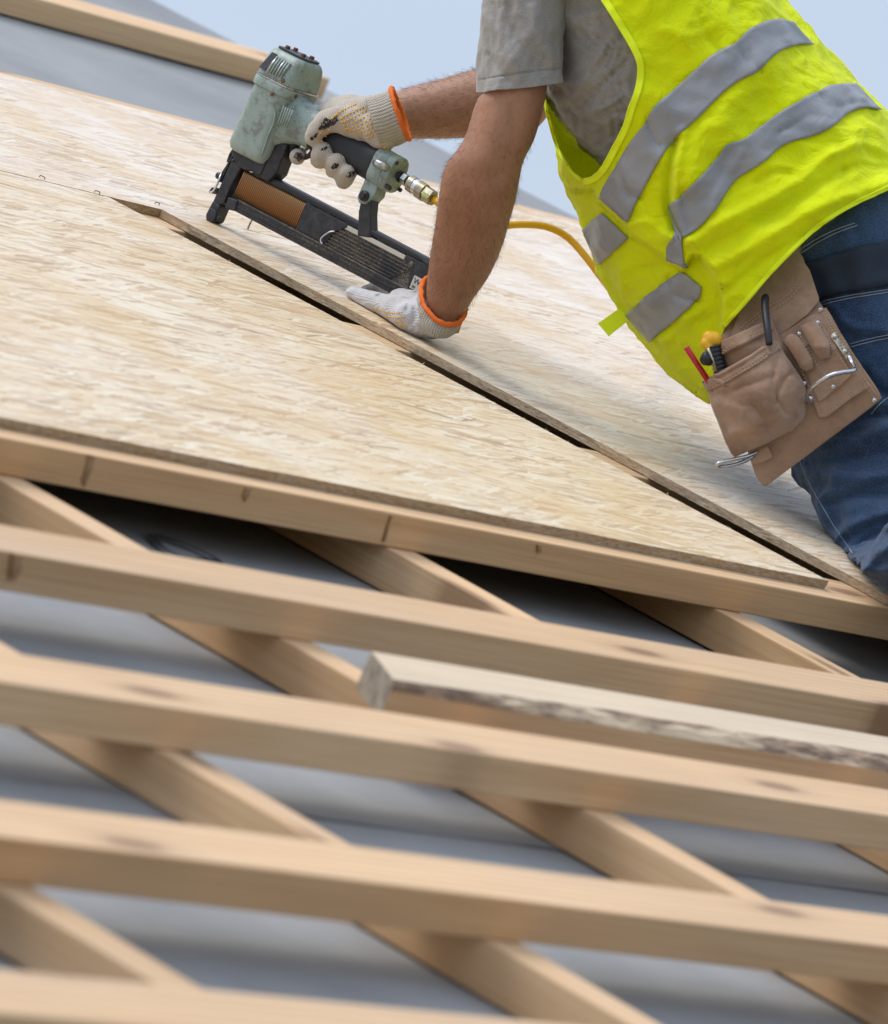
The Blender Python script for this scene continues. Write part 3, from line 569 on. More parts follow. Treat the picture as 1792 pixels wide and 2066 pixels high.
def person_body():
    parts = [loft(ARM_L, 60, 28), loft(ARM_R, 48, 28), loft(TORSO, 50, 36, 2.3), loft(LEG_L, 36, 28)]
    parts += chain([(kneeP+NW*.006, .022), (footP, .026)])+chain([(footP, .026), (roofpt(footP, .09, 0, -.02), .024)])
    parts += chain([(hipR, .06), (kneeR, .028)])+chain([(kneeR, .026), (footR, .026)])+chain([(footR, .026), (roofpt(footR, .09, 0, -.02), .024)])
    parts += chain([(px(1150, -70, 10.02), .06), (px(1085, -55, 9.90), .048)])+chain([(px(1300, -100, 10.02), .06), (px(1205, -45, 10.24), .05)])
    # head, looking down along the board
    hc = px(1040, -420, 10.01); f = (px(930, -350, 10.06)-hc); f /= np.linalg.norm(f); u = px(1000, -560, 10.0)-hc; u -= (u@f)*f; u /= np.linalg.norm(u); s = np.cross(u, f); ax = [f, s, u]
    parts += [ball(hc, (.098, .078, .112), ax), ball(hc+f*.030-u*.062, (.066, .058, .062), ax), ball(hc+f*.060-u*.098, (.028, .030, .022), ax), ball(hc+f*.100-u*.028, (.020, .015, .026), ax), ball(hc+f*.092+u*.022, (.016, .056, .014), ax), ball(hc+f*.086-u*.064, (.016, .026, .010), ax)]
    for q in (-1, 1): parts += [ball(hc+s*.078*q-u*.012, (.018, .010, .032), ax), ball(hc+f*.080+s*.031*q+u*.002, (.016, .017, .012), ax)]
    V, Fc = remesh(parts, .0052, 5)
    q = proj(V)
    V = folds(V, [([(905, 345), (960, 360), (1010, 350)], 10, -.0012), ([(985, 250), (975, 330), (950, 420), (935, 520)], 26, .0025), ([(1040, 210), (1030, 300), (1010, 350)], 16, -.002), ([(950, 455), (930, 540), (915, 600)], 10, .0014), ([(900, 390), (910, 470), (890, 560)], 12, .0018)], near=lambda q: (q[:, 2] < 9.99)*1.0)
    o = mk('body', V, Fc, 'skin', person)
    hv, hf = ball(hc-f*.008+u*.012, (.104, .084, .112), ax); keep = [i for i, t in enumerate(hf) if (((hv[list(t)].mean(0)-hc)@u) > .035 or ((hv[list(t)].mean(0)-hc)@f) < -.02)]
    mk('hair', wrinkle(hv, hf, .004, 60), [hf[i] for i in keep], 'hair', person)
    return V, Fc
BODY = person_body(); BT_BODY = bvh(*BODY)
for sgn, fp in ((1, footP), (1, footR)):
    v, f = remesh(chain([(roofpt(fp, -.06, 0, .01), .054), (roofpt(fp, .03, 0, .0), .05)])+chain([(roofpt(fp, .02, 0, -.005), .05), (roofpt(fp, .13, 0, -.022), .036)]), .006, 4); mk('boot', v, f, 'suede', person)
# --- arm hair, real strands
def arm_hair():
    V, Fc = BODY; q = proj(V); C_ = np.array([V[list(f)].mean(0) for f in Fc]); qc = proj(C_); n = vnormals(V, Fc); out = []
    fore_l = inside(qc[:, :2], [(840, 300), (1070, 280), (1060, 420), (960, 600), (935, 640), (850, 600), (850, 400)]) & (qc[:, 2] < 10.05)
    up_l = inside(qc[:, :2], [(930, 190), (1115, 180), (1090, 300), (900, 340)]) & (qc[:, 2] < 10.0)
    fore_r = inside(qc[:, :2], [(800, 170), (980, 120), (970, 290), (820, 290)]) & (qc[:, 2] > 10.15)
    for sel, axis, num in ((fore_l, px(890, 640, 9.97)-px(970, 320, 9.85), 2600), (up_l, px(960, 330, 9.85)-px(1040, 190, 9.85), 450), (fore_r, px(800, 230, 10.29)-px(960, 210, 10.28), 1500)):
        ids = np.nonzero(sel)[0]; axis = axis/np.linalg.norm(axis)
        for i in rng.choice(ids, num):
            f = Fc[i]; nn = n[list(f)].mean(0); p = C_[i]+rng.normal(0, .0018, 3); p -= nn*((p-C_[i])@nn)
            d = axis*rng.uniform(.5, 1.1)+nn*rng.uniform(.15, .6)+rng.normal(0, .32, 3); d /= np.linalg.norm(d); L = rng.uniform(.005, .013)
            p1 = p+d*L*.5; d2 = d+axis*.35-nn*.25+rng.normal(0, .15, 3); p2 = p1+d2/np.linalg.norm(d2)*L*.5
            s = np.cross(d, p-CAMW); s /= np.linalg.norm(s); wd = .00009
            out.append((np.array([p-s*wd, p+s*wd, p1+s*wd*.8, p1-s*wd*.8, p2]), [(0, 1, 2, 3), (3, 2, 4)]))
    v, f = merge(out); o = mk('arm_hair', v, f, 'hair', person); o['kind'] = 'stuff'
arm_hair()
# --- jeans
def jeans():
    L = [(1520, 600, 1850, 300, 9.985, .185), (1555, 690, 1905, 400, 9.985, .190), (1570, 780, 1960, 520, 9.975, .190), (1584, 860, 2010, 650, 9.955, .180), (1602, 945, 2025, 800, 9.90, .140), (1640, 1030, 2020, 920, 9.83, .105), (1690, 1100, 2005, 1030, 9.77, .085), (1738, 1146, 1995, 1110, DK+.03, .070), (1775, 1165, 1985, 1160, DK+.01, .056), (1800, 1172, 1975, 1175, DK, .05)]
    parts = [loft(L, 64, 44, 2.3)]+chain([(hipR, .13), (kneeR, .078)])+chain([(kneeP-NW*.008, .050), (footP, .056)])+chain([(kneeR, .066), (footR, .062)])
    V, Fc = remesh(parts, .0058, 5)
    V = wrinkle(V, Fc, .0085, 9, (1, 1, 1), True, 3.3); V = wrinkle(V, Fc, .0038, 24, (1, 1, 1), True, 9.1, 2)
    g = lambda L: [(1188+.3751*x, 465+.3751*y) for x, y in L]
    V = folds(V, [(P_, w_, h_*1.7) for P_, w_, h_ in [(g([(1290, 390), (1420, 520), (1611, 540)]), 9, .006), (g([(1480, 760), (1560, 860), (1650, 900)]), 9, -.006), (g([(1260, 1160), (1420, 1130), (1611, 1060)]), 12, .009), (g([(1180, 1240), (1380, 1230), (1611, 1180)]), 9, -.007), (g([(1160, 1300), (1400, 1330), (1620, 1320)]), 12, .009), (g([(1250, 1480), (1450, 1430), (1620, 1420)]), 10, -.008),
                  (g([(1330, 1640), (1480, 1560), (1620, 1520)]), 11, .010), (g([(1400, 1760), (1520, 1650), (1620, 1620)]), 9, -.007), (g([(1480, 1830), (1560, 1740), (1630, 1700)]), 9, .008), (g([(1230, 1280), (1300, 1480), (1420, 1700)]), 5, -.002), (g([(1320, 960), (1450, 1000), (1620, 980)]), 10, -.006)]], near=lambda q: np.clip((10.0-q[:, 2])/.1, 0, 1))
    # nothing sinks through the board it kneels on
    rel = (V-KNEE)@NW; V = V+NW*np.clip(.0015-rel, 0, .05)[:, None]*(rel < .0015)[:, None]
    o = mk('jeans', V, Fc, 'denim', person); return V, Fc, o
JV, JF, JO = jeans(); BT_J = bvh(JV, JF)
g3 = lambda L: [(1188+.3751*x, 465+.3751*y) for x, y in L]
v, f = strip_on(BT_J, g3([(1020, 235), (1160, 180), (1380, 105), (1611, 55), (1900, -10)]), g3([(1100, 430), (1240, 362), (1430, 328), (1611, 300), (1900, 250)]), 46, 7, .004, 9.8); solid(mk('belt', v, f, 'webbing', person), .004, 1)
se = [g3(L) for L in ([(1130, 110), (1220, 50), (1320, 0), (1430, -40)], [(1145, 122), (1235, 62), (1335, 12), (1445, -28)], [(1250, 385), (1400, 350), (1611, 318), (1700, 300)], [(1255, 400), (1405, 365), (1611, 332), (1700, 315)], [(1405, 612), (1500, 585), (1611, 560), (1720, 530)], [(1408, 628), (1505, 602), (1611, 577), (1720, 548)], [(1520, 985), (1570, 930), (1640, 880)], [(1120, 1200), (1190, 1360), (1290, 1540), (1420, 1740)])]
for L in se: v, f = tube(line_on(BT_J, L, 40, .0006, 9.8), .0007, 5); mk('seam', v, f, 'thread', JO)
# --- t-shirt: torso and sleeve
z2 = lambda L: [(929.8+.4814*x, .4814*y) for x, y in L]
def shirt():
    K = [(1015, -120, 1440, -235, 10.01, .205), (1060, 20, 1500, -135, 10.0, .205), (1085, 120, 1550, -30, 9.995, .20), (1104, 195, 1600, 45, 9.99, .195), (1150, 262, 1655, 110, 9.985, .19), (1212, 336, 1705, 175, 9.985, .19), (1300, 430, 1760, 230, 9.985, .185), (1420, 560, 1830, 300, 9.985, .18)]
    V, Fc = loft(K, 150, 200, 2.2, caps=False)
    V = wrinkle(V, Fc, .0065, 14, (1.0, .55, 1.0), True, 2.2); V = wrinkle(V, Fc, .0026, 42, (1, .5, 1), True, 5.0, 2)
    q = proj(V); zx_, zy_ = (q[:, 0]-929.8)/.4814, q[:, 1]/.4814; ph = (zx_*.86-zy_*.50+55*np.sin(zy_/95.)+22*np.sin(zx_/60.))
    md = np.array([max(0, .55+1.2*noise.noise((x/120, y/150, 3))) for x, y in zip(zx_, zy_)]); dr = V-CAMW; dr /= np.linalg.norm(dr, axis=1)[:, None]; V = V-dr*(.0030*md*np.sin(2*PI*ph/30)*np.clip((9.98-q[:, 2])/.08, 0, 1))[:, None]
    V = folds(V, [(z2(L), wd, h) for L, wd, h in (([(380, 430), (450, 420), (520, 330), (600, 200)], 7, .005), ([(390, 460), (500, 440), (620, 330), (700, 250)], 6, -.004), ([(430, 500), (560, 470), (680, 400)], 6, .004), ([(440, 130), (430, 250), (420, 380)], 12, -.010), ([(470, 100), (540, 60), (620, 60)], 7, .004), ([(480, 200), (560, 170), (660, 190)], 6, .003), ([(470, 580), (560, 540), (660, 480)], 6, .0035), ([(520, 640), (590, 600), (650, 560)], 5, -.003))], near=lambda q: np.clip((9.98-q[:, 2])/.08, 0, 1))
    return solid(mk('t_shirt', V, Fc, 'shirt', person), .0018)
TS = shirt()
def sleeve():
    K = [(1000, -130, 1190, -60, 9.885, .085), (983, -40, 1152, -10, 9.87, .074), (973, 40, 1140, 50, 9.862, .066), (968, 110, 1136, 105, 9.855, .060), (965, 150, 1135, 140, 9.853, .058), (963, 187, 1137, 167, 9.85, .058)]
    V, Fc = loft(K, 110, 120, 2.0, caps=False)
    V = wrinkle(V, Fc, .0060, 14, (1, 1, .5), True, 8.2); V = wrinkle(V, Fc, .0012, 55, (1, 1, .6), True, 1.0, 2)
    V = folds(V, [(z2(L), wd, h) for L, wd, h in (([(95, 60), (180, 180), (250, 330)], 9, .004), ([(200, 20), (240, 160), (330, 280)], 9, -.004), ([(300, 30), (330, 150), (400, 260)], 9, .005), ([(120, 230), (160, 290), (200, 340)], 6, -.003), ([(85, 335), (180, 318), (300, 300), (425, 288)], 2.2, -.0022))], near=lambda q: (q[:, 2] < 9.86)*1.0)
    s = solid(mk('sleeve', V, Fc, 'shirt', TS), .0022); return s
sleeve()
K = [(1060, -110, 1270, -50, 10.24, .075), (1045, -20, 1215, 60, 10.255, .068), (1040, 40, 1180, 115, 10.26, .062)]
v, f = loft(K, 40, 60, 2, caps=False); solid(mk('sleeve', wrinkle(v, f, .0025, 17, (1, 1, .5), True, 4.2), f, 'shirt', TS), .0022)
# --- vest
ARMHOLE = z2([(560, -60), (590, 0), (640, 80), (700, 180), (735, 250), (742, 300), (735, 360), (705, 450), (680, 530), (640, 610), (590, 700), (550, 740), (510, 750), (470, 720), (430, 660), (400, 590), (370, 480), (350, 400), (325, 260), (300, 100), (280, -60)])
HEM = [(2080, 265), (1900, 330), (1792, 383), (1720, 417), (1646, 465), (1563, 546), (1507, 611), (1462, 662), (1453, 700), (1466, 765), (1452, 806), (1432, 815)]
OVER = z2([(560, 800), (580, 838), (640, 890), (700, 950), (720, 985), (790, 1030), (870, 1090), (935, 1128), (962, 1068), (1010, 1072), (1060, 1130), (1092, 1200), (1100, 1290), (1088, 1390), (1080, 1480)])
def vest():
    K = [(1012, -150, 1440, -280, 10.0, .220), (1040, -60, 1480, -170, 9.995, .222), (1058, 60, 1525, -75, 9.99, .222), (1086, 195, 1578, 1, 9.985, .222), (1133, 332, 1652, 90, 9.985, .222), (1180, 455, 1722, 162, 9.98, .224), (1212, 545, 1788, 224, 9.98, .226), (1262, 630, 1850, 300, 9.975, .228), (1310, 694, 1915, 385, 9.97, .230), (1362, 757, 1970, 470, 9.965, .230), (1432, 808, 2030, 570, 9.96, .228), (1520, 860, 2090, 680, 9.955, .225)]
    M, seg = 250, 320
    V, Fc = loft(K, M, seg, 2.25, caps=False)
    V = wrinkle(V, Fc, .0075, 6.0, (1, 1, 1), True, 1.7, 3); V = wrinkle(V, Fc, .0056, 13, (1, .8, 1.2), True, 6.6, 3)
    near = lambda q: np.clip((9.97-q[:, 2])/.06, 0, 1)
    fl = [([(905, 580), (876, 700), (870, 850), (900, 960)], 9, -.014), ([(930, 560), (905, 700), (900, 840), (925, 960)], 9, .008), ([(1300, 230), (1180, 380), (1060, 560), (950, 760)], 26, .007), ([(1150, 190), (1190, 250), (1260, 300)], 5, -.004), ([(960, 1010), (1150, 900), (1350, 800), (1560, 640)], 14, .009), ([(1010, 1060), (1200, 950), (1420, 830), (1600, 720)], 11, -.008),
          ([(1060, 1120), (1260, 1010), (1480, 880), (1792, 760)], 15, .009), ([(1090, 1240), (1280, 1090), (1500, 950)], 10, -.006), ([(1000, 60), (1030, 150), (1100, 230)], 8, -.004), ([(830, 120), (950, 150), (1060, 110)], 12, .005), ([(1350, 240), (1400, 300), (1480, 330)], 7, -.005), ([(1500, 400), (1540, 450), (1640, 440)], 5, -.005), ([(1640, 400), (1700, 430), (1760, 450)], 4, .004),
          ([(1170, 640), (1110, 760), (1040, 880)], 8, .004), ([(1560, 640), (1680, 600), (1792, 640)], 10, .006), ([(1600, 720), (1700, 690), (1792, 720)], 8, -.005), ([(1330, 560), (1440, 500), (1500, 490)], 8, -.004), ([(1240, 760), (1330, 720), (1420, 740)], 8, -.005), ([(1180, 170), (1240, 270)], 3.5, -.004), ([(780, 500), (830, 600), (880, 600)], 7, -.005), ([(660, 690), (700, 800), (760, 830)], 7, -.005),
          ([(700, 950), (780, 930), (880, 1000)], 9, .007), ([(740, 1280), (830, 1250), (930, 1180)], 9, .004), ([(870, 1160), (900, 1230), (1000, 1260)], 6, -.005), ([(640, 1180), (760, 1130), (860, 1110)], 10, -.004), ([(960, 1010), (990, 1040), (1080, 1190)], 8, .007), ([(560, 950), (600, 1050), (680, 1200)], 8, .005), ([(820, 1470), (900, 1380), (1010, 1300)], 10, .005)]
    V = folds(V, [(z2(L), wd, h) for L, wd, h in fl], near)
    q = proj(V); inB = inside(q[:, :2], OVER+z2([(900, 1800), (300, 1500), (300, 800)])); d = dist_line(q[:, :2], OVER); st = np.where(inB, np.clip(d/4.5, 0, 1), 0)*.024*near(q)
    dr = V-CAMW; dr /= np.linalg.norm(dr, axis=1)[:, None]; V = V+dr*st[:, None]
    q = proj(V); C_ = np.array([q[list(f)].mean(0) for f in Fc])
    hem = np.array(HEM+[(1200, 1100), (900, 500), (900, -800), (2600, -800)])
    keep = ~(inside(C_[:, :2], ARMHOLE) & ((C_[:, 2] < 9.962) | (C_[:, 1] < 150))) & inside(C_[:, :2], hem)
    F2 = [f for f, k in zip(Fc, keep) if k]; used = np.unique(np.array(F2)); mp = -np.ones(len(V), int); mp[used] = np.arange(len(used))
    V2 = V[used]; F2 = [tuple(mp[i] for i in f) for f in F2]
    from collections import Counter
    ec = Counter(tuple(sorted((f[i], f[(i+1) % 4]))) for f in F2 for i in range(4)); bd = sorted({i for e, k in ec.items() if k == 1 for i in e})
    q = proj(V2[bd]); lines = [np.array(smoothline(ARMHOLE, 400)), np.array(smoothline(HEM, 400))]; allp = np.vstack(lines)
    for i, p in zip(bd, q):
        dd = np.linalg.norm(allp-p[:2], axis=1); k = dd.argmin()
        if dd[k] < 7: V2[i] = px(allp[k][0], allp[k][1], p[2])
    return V2, F2
VV, VF = vest();  VO = solid(mk('safety_vest', VV, VF, 'hi_vis', person), .0012); BT_V = bvh(VV, VF)
def tape(up, lo, nu=70):
    v, f = strip_on(BT_V, z2(up), z2(lo), nu, 12, .0022, 9.8); o = solid(mk('reflective_tape', v, f, 'tape', VO), .0014, -1)
    for e in (up, lo):
        pass
tape([(1388, 97), (1330, 84), (1265, 97), (1200, 130), (1140, 185), (1050, 235), (950, 325), (870, 395), (810, 450), (760, 530), (710, 600), (660, 690), (612, 768), (588, 828)], [(1472, 193), (1420, 190), (1360, 205), (1310, 235), (1240, 300), (1150, 350), (1080, 410), (990, 500), (900, 580), (868, 620), (820, 700), (770, 790), (735, 858), (704, 934)])
tape([(600, 893), (560, 922), (517, 966)], [(706, 996), (660, 1040), (584, 1108)], 24)
tape([(1650, 356), (1560, 360), (1490, 385), (1420, 420), (1340, 470), (1260, 530), (1190, 580), (1110, 605), (1080, 650), (1010, 730), (940, 800), (878, 862)], [(1756, 466), (1690, 455), (1620, 480), (1560, 530), (1480, 570), (1350, 610), (1270, 680), (1160, 750), (1110, 810), (1060, 890), (1000, 960), (935, 1000)])
tape([(878, 864), (892, 915), (902, 970), (870, 1025), (868, 1085)], [(934, 1002), (932, 1030), (935, 1060), (940, 1095), (945, 1122)], 24)
tape([(932, 1134), (870, 1175), (800, 1230), (740, 1280), (697, 1318)], [(1015, 1204), (1000, 1250), (940, 1310), (870, 1370), (797, 1430)], 34)
def binding(L, M, wd, off=.003):
    C_ = smoothline(L, M); T = np.gradient(C_, axis=0); T /= np.linalg.norm(T, axis=1)[:, None]; Nn = np.stack([-T[:, 1], T[:, 0]], 1); return C_, Nn
def edging(L, M, side, wd):
    C_, Nn = binding(L, M, wd); dep = []
    for c, n in zip(C_, Nn):
        h = cast(BT_V, *(c+n*side*wd*.6)); dep.append(proj(h)[2] if h is not None and proj(h)[2] < 9.99 else np.nan)
    dep = np.array(dep); ok = ~np.isnan(dep); dep = np.interp(np.arange(M), np.nonzero(ok)[0], dep[ok]); k = np.ones(7)/7; dep = np.convolve(np.pad(dep, 3, 'edge'), k, 'valid'); V = []
    for c, n, D in zip(C_, Nn, dep):
        for t in np.linspace(-.08, 1, 6):
            x, y = c+n*side*wd*t; h = cast(BT_V, x, y); hd = proj(h)[2] if h is not None else D
            V.append(px(x, y, (hd if abs(hd-D) < .006 else D)-.0018))
    o = mk('edge_binding', V, gridf(M, 6), 'binding', VO); solid(o, .0016, 0)
edging(ARMHOLE[1:13], 90, -1, 13); edging(ARMHOLE[12:18], 40, -1, 6)
edging(HEM[1:8], 80, 1, 8)
# fabric tab on the front edge
P = [px(*z2([(697, 1290)])[0], 9.955), px(*z2([(665, 1292)])[0], 9.955), px(*z2([(575, 1355)])[0], 9.95), px(*z2([(620, 1408)])[0], 9.945), px(*z2([(705, 1340)])[0], 9.95)]
solid(mk('fabric_tab', P, [(0, 1, 2, 3, 4)], 'binding', VO, smooth=False), .0015)
# ------------------------------------------------------------------ pneumatic stapler
ro_, bo_ = rbn(436, 452, TH)
def NL(a, d, c): return W(ro_+a/1000, bo_+d/1000, TH+c/1000)
def NLs(P): return np.array([NL(*p) for p in P])
def zd(x, y, d):
    X, Y = zx(x, y); return px(X, Y, on_b(X, Y, bo_+d/1000))
stap = empty('pneumatic_stapler', NL(0, 0, 0), label='worn mint-green pneumatic stapler with black grip and copper staple strip, gripped by worker', cat='stapler')
def rring(a0, a1, bh, c, rad, seg=9, tilt=0.0):
    P = []
    for sx, sy, s0 in ((1, 1, 0), (-1, 1, 1), (-1, -1, 2), (1, -1, 3)):
        ccx = (a1-rad) if sx > 0 else (a0+rad); ccy = sy*(bh-rad)
        for k in range(seg):
            t = (s0+k/(seg-1))*PI/2; P.append((ccx+rad*math.cos(t), ccy+rad*math.sin(t), c))
    return [(p[0], p[1], p[2]+tilt*(p[0]-(a0+a1)/2)) for p in P]
def rloft(rings, cap0=True, cap1=True):
    n = len(rings[0]); V = NLs([p for r in rings for p in r]); Fc = gridf(len(rings), n, True)
    if cap0: Fc.append(tuple(range(n-1, -1, -1)))
    if cap1: Fc.append(tuple(range((len(rings)-1)*n, len(rings)*n)))
    return V, Fc
def sp(name, V, Fc, mat, parent=stap, smooth=True, **kw):
    o = mk(name, V, Fc, mat, parent, smooth, **kw); bm = bmesh.new(); bm.from_mesh(o.data); bmesh.ops.recalc_face_normals(bm, faces=bm.faces); bm.to_mesh(o.data); bm.free(); return o
def autosm(o, a=40):
    for p in o.data.polygons: p.use_smooth = True
    m = o.modifiers.new('w', 'EDGE_SPLIT'); m.split_angle = math.radians(a); return o
# housing
rg = [rring(-12, 38, 20, 97, 10), rring(-16, 42, 24, 99, 12), rring(-19, 44, 27, 106, 13)]+[rring(-19+7*t, 45+1*t, 27+10*t, 106+82*t, 13+2*t) for t in np.linspace(.08, 1, 12)]
V, Fc = rloft(rg)
q = (V-np.array(stap['base'])); 
housing = autosm(sp('housing', V, Fc, 'mint'), 50)
# flowing raised line and finned panel on the near side
def near_d(c): t = np.clip((c-106)/82, 0, 1); return -(27+10*t)
def on_side(x, y, off):                                # point on the near side of the housing seen at z-pixel (x, y)
    p = zd(x, y, -30)
    for _ in range(3):
        c = ((p-np.array(stap['base']))@NW)*1000; p = zd(x, y, near_d(c)-off)
    return p
ridge = smoothline([on_side(*q, -1.0) for q in ((455, 345), (490, 400), (540, 450), (560, 500), (550, 570), (520, 640), (500, 700), (480, 760))], 40)
v, f = tube(ridge, np.linspace(.0017, .0011, 40), 8); sp('raised_rib', v, f, 'mint', housing)
for k in range(5):
    a = (612+k*13, 470+k*6); b = (575+k*13, 575+k*5); v, f = tube([on_side(*a, -.3), on_side((a[0]+b[0])/2, (a[1]+b[1])/2, -.1), on_side(*b, -.3)], .0012, 8); sp('fin', v, f, 'mint', housing)
# gasket band and cap
V, Fc = rloft([rring(-14, 47, 38.6, 188.4, 15), rring(-14.6, 47.6, 39.2, 190, 15.5), rring(-14.6, 47.6, 39.2, 199, 15.5), rring(-14, 47, 38.6, 200, 15)]); autosm(sp('flange', V, Fc, 'mint'), 50)
V, Fc = rloft([rring(-14.2, 47.2, 38.8, 200.4, 15), rring(-14.6, 47.6, 39.3, 201, 15.5), rring(-14.6, 47.6, 39.3, 203, 15.5)]); autosm(sp('gasket', V, Fc, 'alloy'), 50)
V, Fc = rloft([rring(-13, 46, 37.5, 203.4, 14), rring(-13.2, 46, 37, 210, 14), rring(-13, 45, 34, 222, 12), rring(-12.5, 44, 29, 233, 11), rring(-11, 42, 25, 238, 10), rring(-8, 38, 21, 240.5, 9)]); cap = autosm(sp('exhaust_cap', V, Fc, 'mint'), 50)
def cap_d(c): return -np.interp(c, [203, 210, 222, 233, 238], [37.5, 37, 34, 29, 25])
def on_cap(a, c, off): return NL(a, cap_d(c)-off, c)
pan = NLs([(a, cap_d(c)-1.6, c) for a, c in ((4, 206), (33, 206), (31, 231), (6, 231))]); v, f = prism(pan, BW*.006); bev(sp('vent_panel', v, f, 'mint', cap, False), .001)
for k in range(6):
    a = 7.5+k*4.4; v, f = tube([on_cap(a, 209, 1.6), on_cap(a, 220, 1.9), on_cap(a, 230.5, 1.6)], .0017, 10); sp('vent_rib', v, f, 'alloy' if k % 3 == 0 else 'mint', cap)
pan = NLs([(a, cap_d(c)-.9, c) for a, c in ((-8, 209), (2.6, 209), (4.4, 233), (-4, 233))]); v, f = prism(pan-BW*.0004, BW*.009); sp('vent_slot', v, f, 'steel', cap, False)
V, Fc = rloft([rring(-9, 39, 22, 240.2, 12), rring(-9.5, 39.5, 22.4, 241, 12), rring(-9.5, 39.5, 22.4, 242.6, 12), rring(-8, 38, 21, 243, 11)]); autosm(sp('top_plate', V, Fc, 'steel'), 50)
def bolt(P, axis, r, h, mat='steel', name='bolt', parent=stap):
    axis = np.asarray(axis)/np.linalg.norm(axis); v, f = tube([np.asarray(P), np.asarray(P)+axis*h*.85, np.asarray(P)+axis*h], [r, r, r*.8], 6); return sp(name, v, f, mat, parent, False)
for a, d in ((0, -8), (28, -9), (0, 10), (28, 10)): bolt(NL(a, d, 242), NW, .0036, .005, 'rust')
bolt(NL(34, cap_d(206)-.5, 207.5), -BW, .003, .0016, 'rust')
bolt(NL(46.5, -18, 195), RW, .003, .002, 'rust'); bolt(NL(27, -38.6, 185.5), -BW, .0026, .0012, 'rust')
# neck joining housing and grip
def hring(a, d0, c0, rb, rc, p=2.6, seg=30):
    out = []
    for k in range(seg):
        t = 2*PI*k/seg; ct, st = math.cos(t), math.sin(t); out.append((a, d0+rb*math.copysign(abs(ct)**(2/p), ct), c0+rc*math.copysign(abs(st)**(2/p), st)))
    return out
V, Fc = rloft([hring(30, 0, 158, 26, 40), hring(44, 0, 160, 25, 38), hring(56, 0, 163, 23, 31), hring(68, 0, 165, 21.5, 27), hring(80, 0, 165, 21, 25), hring(90, 0, 165, 20.5, 24.5)]); autosm(sp('neck', V, Fc, 'mint'), 50)
V, Fc = rloft([hring(86, 0, 165, 18, 21), hring(89, 0, 165, 19.8, 23.4)]+[hring(a, 0, 165-.02*(a-80), 20.0-1.0*math.sin((a-74)/120*PI), 23.5-1.2*math.sin((a-74)/120*PI)) for a in np.linspace(92, 188, 14)]+[hring(192, 0, 163, 20, 23.5), hring(195, 0, 163, 19, 22)]); autosm(sp('grip', V, Fc, 'rubber'), 50)
V, Fc = rloft([hring(193, 0, 163, 19.2, 23.2, 3.0), hring(196, 0, 163, 19.8, 24, 3.0), hring(212, 0, 162, 19.8, 24, 3.0), hring(213, 0, 162, 19.2, 23.2, 3.0)]); endc = autosm(sp('end_collar', V, Fc, 'mint'), 50)
V, Fc = rloft([hring(213.6, 0, 162, 19.2, 23, 3.0), hring(214.2, 0, 162, 20.2, 24.4, 3.0), hring(223, 0, 162, 19.8, 24, 3.0), hring(225, 0, 162, 18.5, 22.5, 3.0)]); autosm(sp('end_cap', V, Fc, 'mint'), 50)
v, f = tube(NLs([(198, -17.5, 166), (206, -22, 168), (216, -22, 168), (222, -18, 167)]), [.004, .0055, .0055, .004], 12); sp('cap_lug', v, f, 'alloy', endc)
bolt(NL(226, -15, 146), RW, .0034, .008); bolt(NL(226, -14, 178), RW, .003, .002); bolt(NL(226, 15, 146), RW, .003, .004)
# bracket and strap down to the magazine
P = NLs([(190, -12, 142), (212, -12, 142), (214, -12, 128), (206, -12, 113), (196, -12, 110), (190, -12, 116)]); v, f = prism(P, BW*.024); bev(sp('bracket', v, f, 'mint', stap, False), .002)
v, f = tube([NL(201, -16, 122), NL(201, 15, 122)], .0068, 16); sp('pivot', v, f, 'steel'); bolt(NL(201, -16, 122), -BW, .004, .003)
P = NLs([(193, -9, 124), (209, -9, 124), (217, -9, 104), (232, -9, 78), (212, -9, 72), (199, -9, 100)]); v, f = prism(P, BW*.018); bev(sp('strap', v, f, 'steel', stap, False), .0015)
# trigger, guard, valve
v, f = tube(smoothline(NLs([(58, -4, 136), (64, -4, 131), (74, -4, 127), (86, -4, 128), (93, -4, 134), (96, -4, 142)]), 24), .0035, 8); sp('trigger', v, f, 'steel')
v, f = tube([NL(62, 0, 148), NL(62, 0, 132)], [.010, .009], 16); sp('valve', v, f, 'steel'); v, f = tube([NL(80, -3, 144), NL(80, -3, 137)], [.0065, .006], 14); sp('valve_pin', v, f, 'bright')
P = NLs([(44, -14, 132), (62, -14, 134), (64, -14, 96), (56, -14, 80), (40, -14, 84), (36, -14, 104)]); v, f = prism(P, BW*.026); bev(sp('safety_bracket', v, f, 'steel', stap, False), .002)
P = NLs([(26, -16, 112), (44, -16, 116), (44, -16, 84), (30, -16, 82)]); v, f = prism(P, BW*.03); bev(sp('latch_block', v, f, 'steel', stap, False), .002)
# nose
P = NLs([(-14, -14, 99), (34, -14, 99), (30, -14, 84), (14, -14, 80), (-2, -14, 84), (-13, -14, 92)]); v, f = prism(P, BW*.028); bev(sp('nose_mount', v, f, 'steel', stap, False), .002)
P = NLs([(-9, -11, 92), (9, -11, 88), (5, -11, 50), (6, -11, 30), (-3, -11, 22), (-11, -11, 22), (-10, -11, 55)]); v, f = prism(P, BW*.022); bev(sp('nose_rail', v, f, 'steel', stap, False), .0015)
P = NLs([(-14, -9, 90), (-11, -9, 90), (-13, -9, 52), (-18, -9, 50), (-19, -9, 60), (-16, -9, 74)]); v, f = prism(P, BW*.014); bev(sp('nose_door', v, f, 'steel', stap, False), .0015)
P = NLs([(-12, -10, 44), (-22, -10, 41), (-24, -10, 33), (-20, -10, 33), (-18, -10, 37), (-11, -10, 36)]); v, f = prism(P, BW*.02); bev(sp('door_lever', v, f, 'steel', stap, False), .001)
